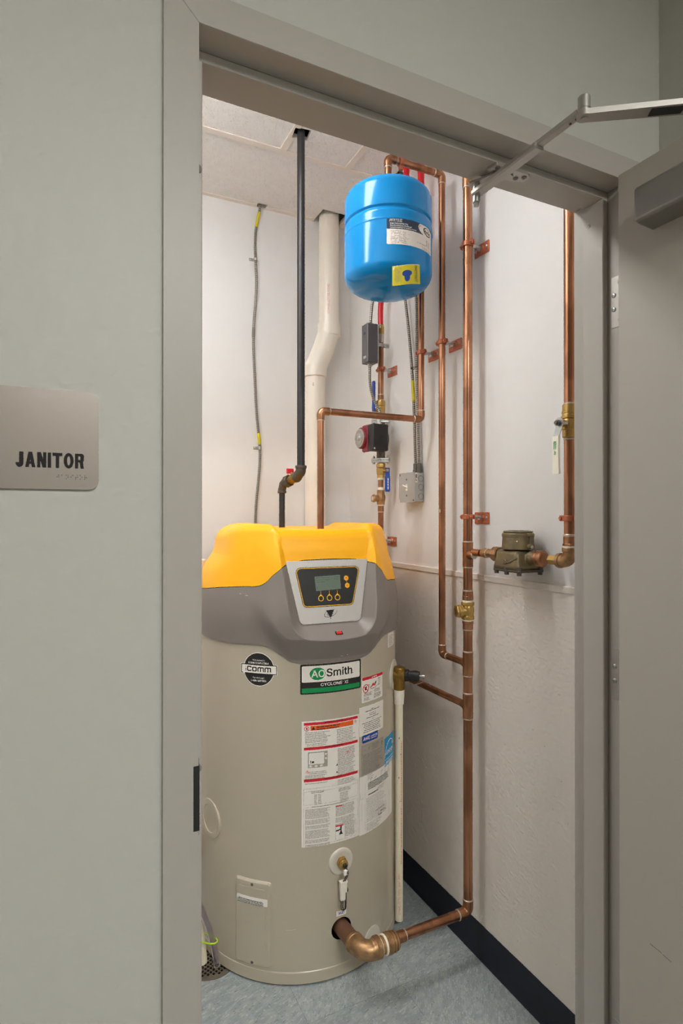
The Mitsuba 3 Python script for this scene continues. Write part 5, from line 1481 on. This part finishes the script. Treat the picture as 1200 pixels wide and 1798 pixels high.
# ------------------------------------------------------------------ flexible armoured conduits
def conduit(label, pts, r=.0060, tags=(), pitch=.0080, kind='conduit', darks=()):
    from scipy.interpolate import CubicSpline
    p = np.asarray(pts, float)
    s = np.concatenate([[0], np.cumsum(np.linalg.norm(np.diff(p, axis=0), axis=1))])
    cs = CubicSpline(s, p, bc_type='natural')
    n = int(s[-1] / pitch * 4)
    t = np.linspace(0, s[-1], n)
    prof = np.array([0.72, 1.0, 1.0, 0.72])
    k = thing('flexible_conduit', label, 'conduit')
    part(k, 'armour', tube(cs(t), r * prof[np.arange(n) % 4], 12), kind, 20)
    part(k, 'core', tube(cs(np.linspace(0, s[-1], 80)), r * .88, 10), 'steel_dark', True, 'dark grooves between the turns')
    for a, b in tags:
        q = np.linspace(a, b, 12)
        part(k, 'marker_sleeve', tube(cs(q), r * 1.12, 12), 'tag_yellow', True, 'yellow printed sleeve')
    for a, b in darks:
        q = np.linspace(a, b, 12)
        part(k, 'tape', tube(cs(q), r * 1.08, 12), 'ink_grey', True, 'dark tape')
    return k


YK = YWB - .0085
cpts = [(.784, 2.390, 2.80), (.783, 2.392, 2.735), (.773, YK, 2.672), (.7665, YK, 2.513), (.7705, YK, 2.404), (.7575, YK, 2.206), (.7630, YK, 2.012), (.7760, YK, 1.805), (.7860, YK, 1.708), (.7850, YK, 1.622), (.7710, YK, 1.475), (.7660, YK, 1.377), (.765, YK, 1.15)]
conduit('steel armoured conduit wandering down the back wall at the left', cpts, tags=((.085, .148), (1.035, 1.085)), darks=((.585, .625),))
kj = 'conduit'
conduit('armoured conduit dropping from behind the blue tank into the dark control box', [(1.205, 1.930, 2.80), (1.205, 1.935, 2.72), (1.185, 1.97, 2.55), (1.150, 2.010, 2.36), (1.122, 2.012, 2.25), (1.113, 2.010, 2.163)])
conduit('armoured conduit curving from the dark control box to the pump', [(1.110, 2.010, 2.018), (1.107, 2.006, 1.960), (1.112, 2.003, 1.905), (1.128, 1.992, 1.850), (1.137, 1.978, 1.815), (1.131, 1.972, 1.785)], r=.0058)
conduit('armoured conduit with a yellow sleeve running down to the grey junction box', [(1.202, 1.950, 2.80), (1.200, 1.950, 2.72), (1.198, 1.930, 2.50), (1.200, 1.900, 2.28), (1.204, 1.880, 2.15), (1.205, 1.858, 2.00), (1.206, 1.848, 1.90), (1.2065, 1.838, 1.75), (1.207, 1.832, 1.607)], tags=((.885, .965),))
conduit('armoured conduit next to the copper pipe above the grey junction box', [(1.212, 1.958, 2.80), (1.210, 1.955, 2.72), (1.207, 1.905, 2.50), (1.208, 1.835, 2.28), (1.2085, 1.826, 2.15), (1.209, 1.828, 2.00), (1.209, 1.826, 1.90), (1.209, 1.818, 1.75), (1.210, 1.813, 1.607)])
k = single('cable_tie', 'black tie binding the two conduits above the grey junction box', 'cable tie', tube([V(1.207 + .010 * math.cos(a), 1.840 + .019 * math.sin(a), 1.968) for a in np.linspace(0, 2 * PI, 25)], .0014, 6, False), 'black', True)
for q, (x, z) in enumerate(((.7668, 2.513), (.7865, 1.704))):
    k = thing('conduit_strap', ('zinc strap on the upper part of the armoured conduit', 'zinc strap below the lower yellow sleeve of the armoured conduit')[q], 'strap')
    s_ = -1
    part(k, 'saddle', lathe(V(x, YK, z - .006), UP, [(0, .0063), (0, .0078), (.012, .0078), (.012, .0063), (0, .0063)], 20, False), 'zinc', 30)
    e = part(k, 'foot', box(x - .027, x - .006, YWB - .0026, YWB - .0003, z - .006, z + .006, .0005), 'zinc', False)
    part(k, 'screw', screw_head(V(x - .019, YWB - .0026, z), [0, -1, 0], .0046), 'zinc', 30)

# ------------------------------------------------------------------ junction box and control box
jb = thing('junction_box', 'grey steel junction box on the right wall below the conduits', 'junction box')
jy0, jy1, jz0, jz1, jx = 1.803, 1.905, 1.464, 1.574, 1.184
part(jb, 'box', rbox((jx + XWR) / 2, (jy0 + jy1) / 2, (jz0 + jz1) / 2, XWR - jx, jy1 - jy0, jz1 - jz0, .005, 10), 'galv', 30)
cv_ = sg.box(-.055, -.056, .055, .056).buffer(-.004).buffer(.004)
for s1 in (-1, 1):
    cv_ = cv_.difference(sg.box(s1 * .0485, -.9 if s1 < 0 else .043, s1 * .06, -.043 if s1 < 0 else .9))
fj = on_plane(V(jx, (jy0 + jy1) / 2, (jz0 + jz1) / 2), [0, -1, 0], UP)
cvr = part(jb, 'cover_plate', wrap(flat(cv_, 0, .0024, None), fj), 'galv', 25)
tg = part(cvr, 'toggle_switch', wrap(cat(flat(rect(-.006, -.012, .006, .012, .001), .0024, .0016, None)), fj), 'handle_white', 25, 'cream toggle')
part(cvr, 'toggle_lever', cat(tube([V(jx - .003, (jy0 + jy1) / 2, 1.519), V(jx - .012, (jy0 + jy1) / 2 + .003, 1.524), V(jx - .018, (jy0 + jy1) / 2 + .005, 1.528)], [.0042, .0040, .0034], 12)), 'handle_white', True, 'cream switch lever')
for u, v in ((0, .030), (0, -.030), (-.046, .048), (.046, -.048)):
    part(cvr, 'screw', wrap(flat(sg.Point(u, v).buffer(.0034), .0024, .0012, None), fj), 'steel_dark', False)
fs_ = on_plane(V((jx + XWR) / 2, jy0, (jz0 + jz1) / 2), [1, 0, 0], UP)
for v in (.032, 0.0, -.034):
    part(jb, 'knockout', wrap(flat(sg.Point(.0060, v).buffer(.0112, 20).difference(sg.Point(.0060, v).buffer(.0100, 20)), .0, .0005, None), fs_), 'steel_dark', False)
st = part(jb, 'label', wrap(flat(rect(-.0195, .018, -.0085, .052, .001), .0002, .0004, None), fs_), 'paper', False, 'small white barcode label')
part(st, 'print', wrap(cat(*[flat(rect(-.0182, q, -.0105, q + .0014), .0006, .0002, None) for q in (.0215, .024, .0268, .029)] + [flat(rect(-.0182, .033, -.0105, .048), .0006, .0002, None)]), fs_), 'ink_grey', False, kind='stuff')
for x, y in ((1.207, 1.832), (1.210, 1.813)):
    part(jb, 'connector', cat(cyl(V(x, y, jz1 - .003), V(x, y, jz1 + .012), .0105, 12, .001), cyl(V(x, y, jz1 + .010), V(x, y, jz1 + .034), .0088, 16, .001)), 'steel_dark', 25)

cb = thing('control_box', 'dark grey control box strapped to the riser above the pump', 'control box')
bx0, bx1, by0, by1, bz0, bz1 = 1.086, 1.133, 1.985, 2.034, 2.012, 2.166
part(cb, 'cover', box(bx0, bx1, by0, by1, bz0, bz1, .003), 'box_grey', False)
part(cb, 'back_plate', cat(box(bx1, bx1 + .004, by0 + .002, by1 + .003, bz0 + .002, bz1 - .002, .0008), box(bx1, bx1 + .020, by0 + .012, by1 - .004, bz1 - .004, bz1 + .004, .001)), 'galv', False, 'pale steel back plate')
for z, r in ((2.128, .0055), (2.115, .0022)):
    part(cb, 'dial_hole', lathe(V(bx0 + .0006, (by0 + by1) / 2 - .002, z), [-1, 0, 0], [(0, r), (.0010, r), (.0010, 0)], 16), 'black', False)
part(cb, 'sticker', box(bx0 - .0004, bx0 + .001, by0 + .012, by0 + .034, bz0 + .018, bz0 + .028), 'galv', False, 'small pale sticker')
part(cb, 'strap', cat(lathe(V(XC, Y4, 2.088), UP, [(0, .0114), (0, .0128), (.014, .0128), (.014, .0114), (0, .0114)], 20, False), box(bx1 + .003, XC - .008, Y4 - .016, Y4 - .010, 2.088, 2.102), box(XC + .006, XC + .030, Y4 - .016, Y4 - .0145, 2.087, 2.103), box(XC + .006, XC + .030, Y4 - .009, Y4 - .0075, 2.087, 2.103)), 'zinc', 25, 'zinc pipe strap')
part(cb, 'strap_bolt', cat(cyl(V(XC + .023, Y4 - .024, 2.095), V(XC + .023, Y4 + .004, 2.095), .0022, 10), hexnut(V(XC + .023, Y4 - .0215, 2.095), V(XC + .023, Y4 - .0165, 2.095), .0048)), 'zinc', 25)
part(cb, 'conduit_fitting', cat(cyl(V(1.110, 2.010, bz0 - .010), V(1.110, 2.010, bz0 + .002), .0100, 8, .001)), 'zinc', 25)
part(cb, 'conduit_fitting', cat(cyl(V(1.113, 2.010, bz1 - .002), V(1.113, 2.010, bz1 + .006), .0098, 8, .001)), 'zinc', 25)

# ------------------------------------------------------------------ floor drain, hoses
fd = thing('floor_drain', 'round grey metal floor drain grate at the left foot of the heater', 'drain')
grate = sg.Point(0, 0).buffer(DRR - .0006, 40)
cells = [affinity.rotate(sg.box(-.0045, -.0045, .0045, .0045), 0).buffer(0) for _ in range(1)]
hs = []
for i in range(-6, 7):
    for j in range(-6, 7):
        u, v = i * .0118, j * .0118
        if math.hypot(u, v) < DRR - .0185:
            hs.append(sg.box(u - .0043, v - .0043, u + .0043, v + .0043))
gr_ = affinity.rotate(grate.difference(shapely.union_all(hs)), 32, origin=(0, 0))
m = trimesh.creation.extrude_polygon(gr_, .004, engine='earcut')
m.apply_translation([DR[0], DR[1], -.0035])
part(fd, 'grate', m, 'drain', False)
part(fd, 'bowl', lathe([DR[0], DR[1], 0], UP, [(-.0035, DRR - .0006), (-.05, DRR - .006), (-.05, 0)], 40, False), 'dark', 30, 'dark drain bowl')

hs_ = thing('hose', 'clear plastic hose hanging over the floor drain beside the heater', 'hose')
hp = spline([(.330, 1.790, .310), (.374, 1.760, .270), (.4000, 1.742, .215), (.4180, 1.735, .158), (.4290, 1.735, .108), (.4345, 1.735, .066)], 44)
m1, m2 = tube(hp, .0100, 22, False), tube(hp, .0078, 22, False)
m2.invert()
n, sd = len(hp), 22
j = np.arange(sd)
k2 = (j + 1) % sd
vv = np.vstack([m1.vertices, m2.vertices])
N1 = len(m1.vertices)
e = (n - 1) * sd
ff = np.vstack([m1.faces, m2.faces + N1, np.stack([j, N1 + j, N1 + k2], 1), np.stack([j, N1 + k2, k2], 1), np.stack([e + j, N1 + e + k2, N1 + e + j], 1), np.stack([e + j, e + k2, N1 + e + k2], 1)])
part(hs_, 'tube', trimesh.Trimesh(vv, ff, process=False), 'clear', True)
k = thing('drain_pipe', 'white plastic condensate pipe ending over the floor drain behind the hose', 'pipe')
part(k, 'pipe', tube([V(.4030, 1.790, .050), V(.3960, 1.785, .120), V(.3740, 1.775, .250), V(.3700, 1.772, .300)], .0150, 28), 'pvc_thin', True)
m, L = elbow_mesh(V(.3700, 1.772, .330), [0, 0, 1], [0, 1, 0], .0150)
part(k, 'elbow', m, 'pvc')
part(k, 'pipe', cyl(V(.3700, 1.79, .330), V(.370, 2.08, .330), .0150, 24), 'pvc_thin')
m, L = elbow_mesh(V(.3700, 2.095, .330), [0, 1, 0], [1, 0, 0], .0150)
part(k, 'elbow', m, 'pvc')
part(k, 'pipe', cyl(V(.385, 2.095, .330), V(.480, 2.095, .330), .0150, 24), 'pvc_thin')
ctr, e1, e2 = V(.4095, 1.758, .139), V(.447, -.894, 0), V(.894, .447, 0)
k = single('cable_tie', 'bright green tie around the clear hose and the white pipe', 'cable tie',
           tube([ctr + e1 * .0425 * math.cos(a) + e2 * .0168 * math.sin(a) + UP * .007 * math.cos(a) for a in np.linspace(0, 2 * PI, 33)], .0024, 8, False), 'tie_green', True)

# ------------------------------------------------------------------ door closer
dc = thing('door_closer', 'grey surface door closer with a jointed arm reaching to the frame head', 'door closer')
x0 = 1.000
part(dc, 'body', cat(to_tm(m3.Manifold.batch_hull([m3.Manifold.sphere(.007, 20).translate([x0 + .007, y_, z_]) for y_ in (.487, .753) for z_ in (1.989, 2.043)] + [m3.Manifold.cube([.002, .280, .068]).translate([XD - .002, .480, 1.982])]))), 'closer', False)
ea = V(.800, .700, 2.095)                  # elbow pin
sp = V(1.030, .5435, 2.088)                # spindle
part(dc, 'spindle', cyl(V(sp[0], sp[1], 2.050), V(sp[0], sp[1], 2.104), .0135, 24, .001), 'closer')
ad = unit(sp - ea)
an = np.cross(UP, ad)
# main arm: tapering flat bar
ang_ = math.atan2(ad[1], ad[0])
La = np.linalg.norm((sp - ea)[:2])
bar = shapely.union_all([sg.Point(0, 0).buffer(.0125, 16), sg.Polygon([(0, -.0115), (La, -.0165), (La, .0165), (0, .0115)]), sg.Point(La, 0).buffer(.018, 16)])
m = trimesh.creation.extrude_polygon(bar, .0095, engine='earcut')
m.apply_transform(trimesh.transformations.rotation_matrix(ang_, [0, 0, 1]))
m.apply_translation([ea[0], ea[1], 2.0885])
ma = part(dc, 'main_arm', m, 'alu', 25, 'flat grey arm from elbow to closer body')
s_ = flat(rect(.104, -.0095, .156, .0095), 0, .0006, None)
s_.apply_translation([0, 0, -.0006])
s_.apply_transform(trimesh.transformations.rotation_matrix(ang_, [0, 0, 1]))
s_.apply_translation([ea[0], ea[1], 2.0885])
part(ma, 'label', s_, 'black', False, 'dark label under the arm')
part(dc, 'elbow_joint', cat(cyl(V(ea[0], ea[1], 2.098), V(ea[0], ea[1], 2.1245), .0102, 28, .001), cyl(V(ea[0], ea[1], 2.1245), V(ea[0], ea[1], 2.1275), .0060, 20, .001), lathe(V(ea[0], ea[1], 0), UP, [(2.1020, .0104), (2.1024, .0110), (2.1040, .0110), (2.1044, .0104)], 28), cyl(V(ea[0], ea[1], 2.0865), V(ea[0], ea[1], 2.0895), .0060, 20)), 'alu')
pe = V(.7875, .9655, 2.090)                # pin at the frame bracket
fd_ = unit(pe - V(ea[0], ea[1], 2.100))
fo = V(ea[0], ea[1], 2.1030)


def arm_bar(a, b, w, h, c):
    d = unit(b - a)
    s_ = unit(np.cross(UP, d))
    u = np.cross(d, s_)
    m = box(0, np.linalg.norm(b - a), -w / 2, w / 2, -h / 2, h / 2, c)
    v = m.vertices
    m.vertices = a + v[:, :1] * d + v[:, 1:2] * s_ + v[:, 2:3] * u
    if np.linalg.det(np.array([d, s_, u])) < 0:
        m.invert()
    return m


fa = part(dc, 'fore_arm', cat(arm_bar(fo + fd_ * .012, fo + fd_ * .16, .0165, .0100, .002), arm_bar(fo + fd_ * .008, fo + fd_ * .034, .016, .0125, .003)), 'alu', False, 'slim adjustable fore arm')
part(dc, 'fore_arm_sleeve', arm_bar(fo + fd_ * .095 - UP * .003, pe + fd_ * .006, .0235, .0125, .003), 'alu', False)
for q in (.016, .028):
    part(fa, 'screw_hole', cyl(fo + fd_ * q - UP * .0070, fo + fd_ * q - UP * .0050, .0022, 10), 'black')
part(dc, 'adjusting_screw', cyl(fo + fd_ * .118 + UP * .002, fo + fd_ * .118 + UP * .0085, .0045, 14, .0008), 'alu')
zp = 2.118
shoe = shapely.union_all([sg.Polygon([(.7790, .9190), (.7850, .9000), (.8640, .8995), (.8730, .9050), (.8730, .9200), (.8500, .9290), (.8100, .9290)]).buffer(.002)])
m = trimesh.creation.extrude_polygon(shoe, .005, engine='earcut')
m.apply_translation([0, 0, zp - .005])
sh_ = part(dc, 'shoe_plate', m, 'alu', 25, 'bracket plate screwed under the frame head')
for x, y in ((.7935, .9065), (.7950, .9200), (.8505, .9180), (.8640, .9080)):
    part(sh_, 'screw', screw_head(V(x, y, zp - .005), [0, 0, -1], .0055), 'closer', 30)
m = trimesh.creation.extrude_polygon(sg.Polygon([(.805, .905), (.836, .912), (.803, .975), (.785, .980), (.7735, .971)]).buffer(.002), .0035, engine='earcut')
m.apply_translation([0, 0, zp - .0090])
part(dc, 'bracket_arm', m, 'alu', 25)
part(dc, 'pivot_bolt', cat(cyl(V(pe[0], pe[1], 2.0860), V(pe[0], pe[1], zp - .007), .0080, 20, .001), cyl(V(pe[0], pe[1], 2.0700), V(pe[0], pe[1], 2.0850), .0080, 20, .001), hexnut(V(pe[0], pe[1], 2.0630), V(pe[0], pe[1], 2.0705), .0060)), 'zinc', 25)
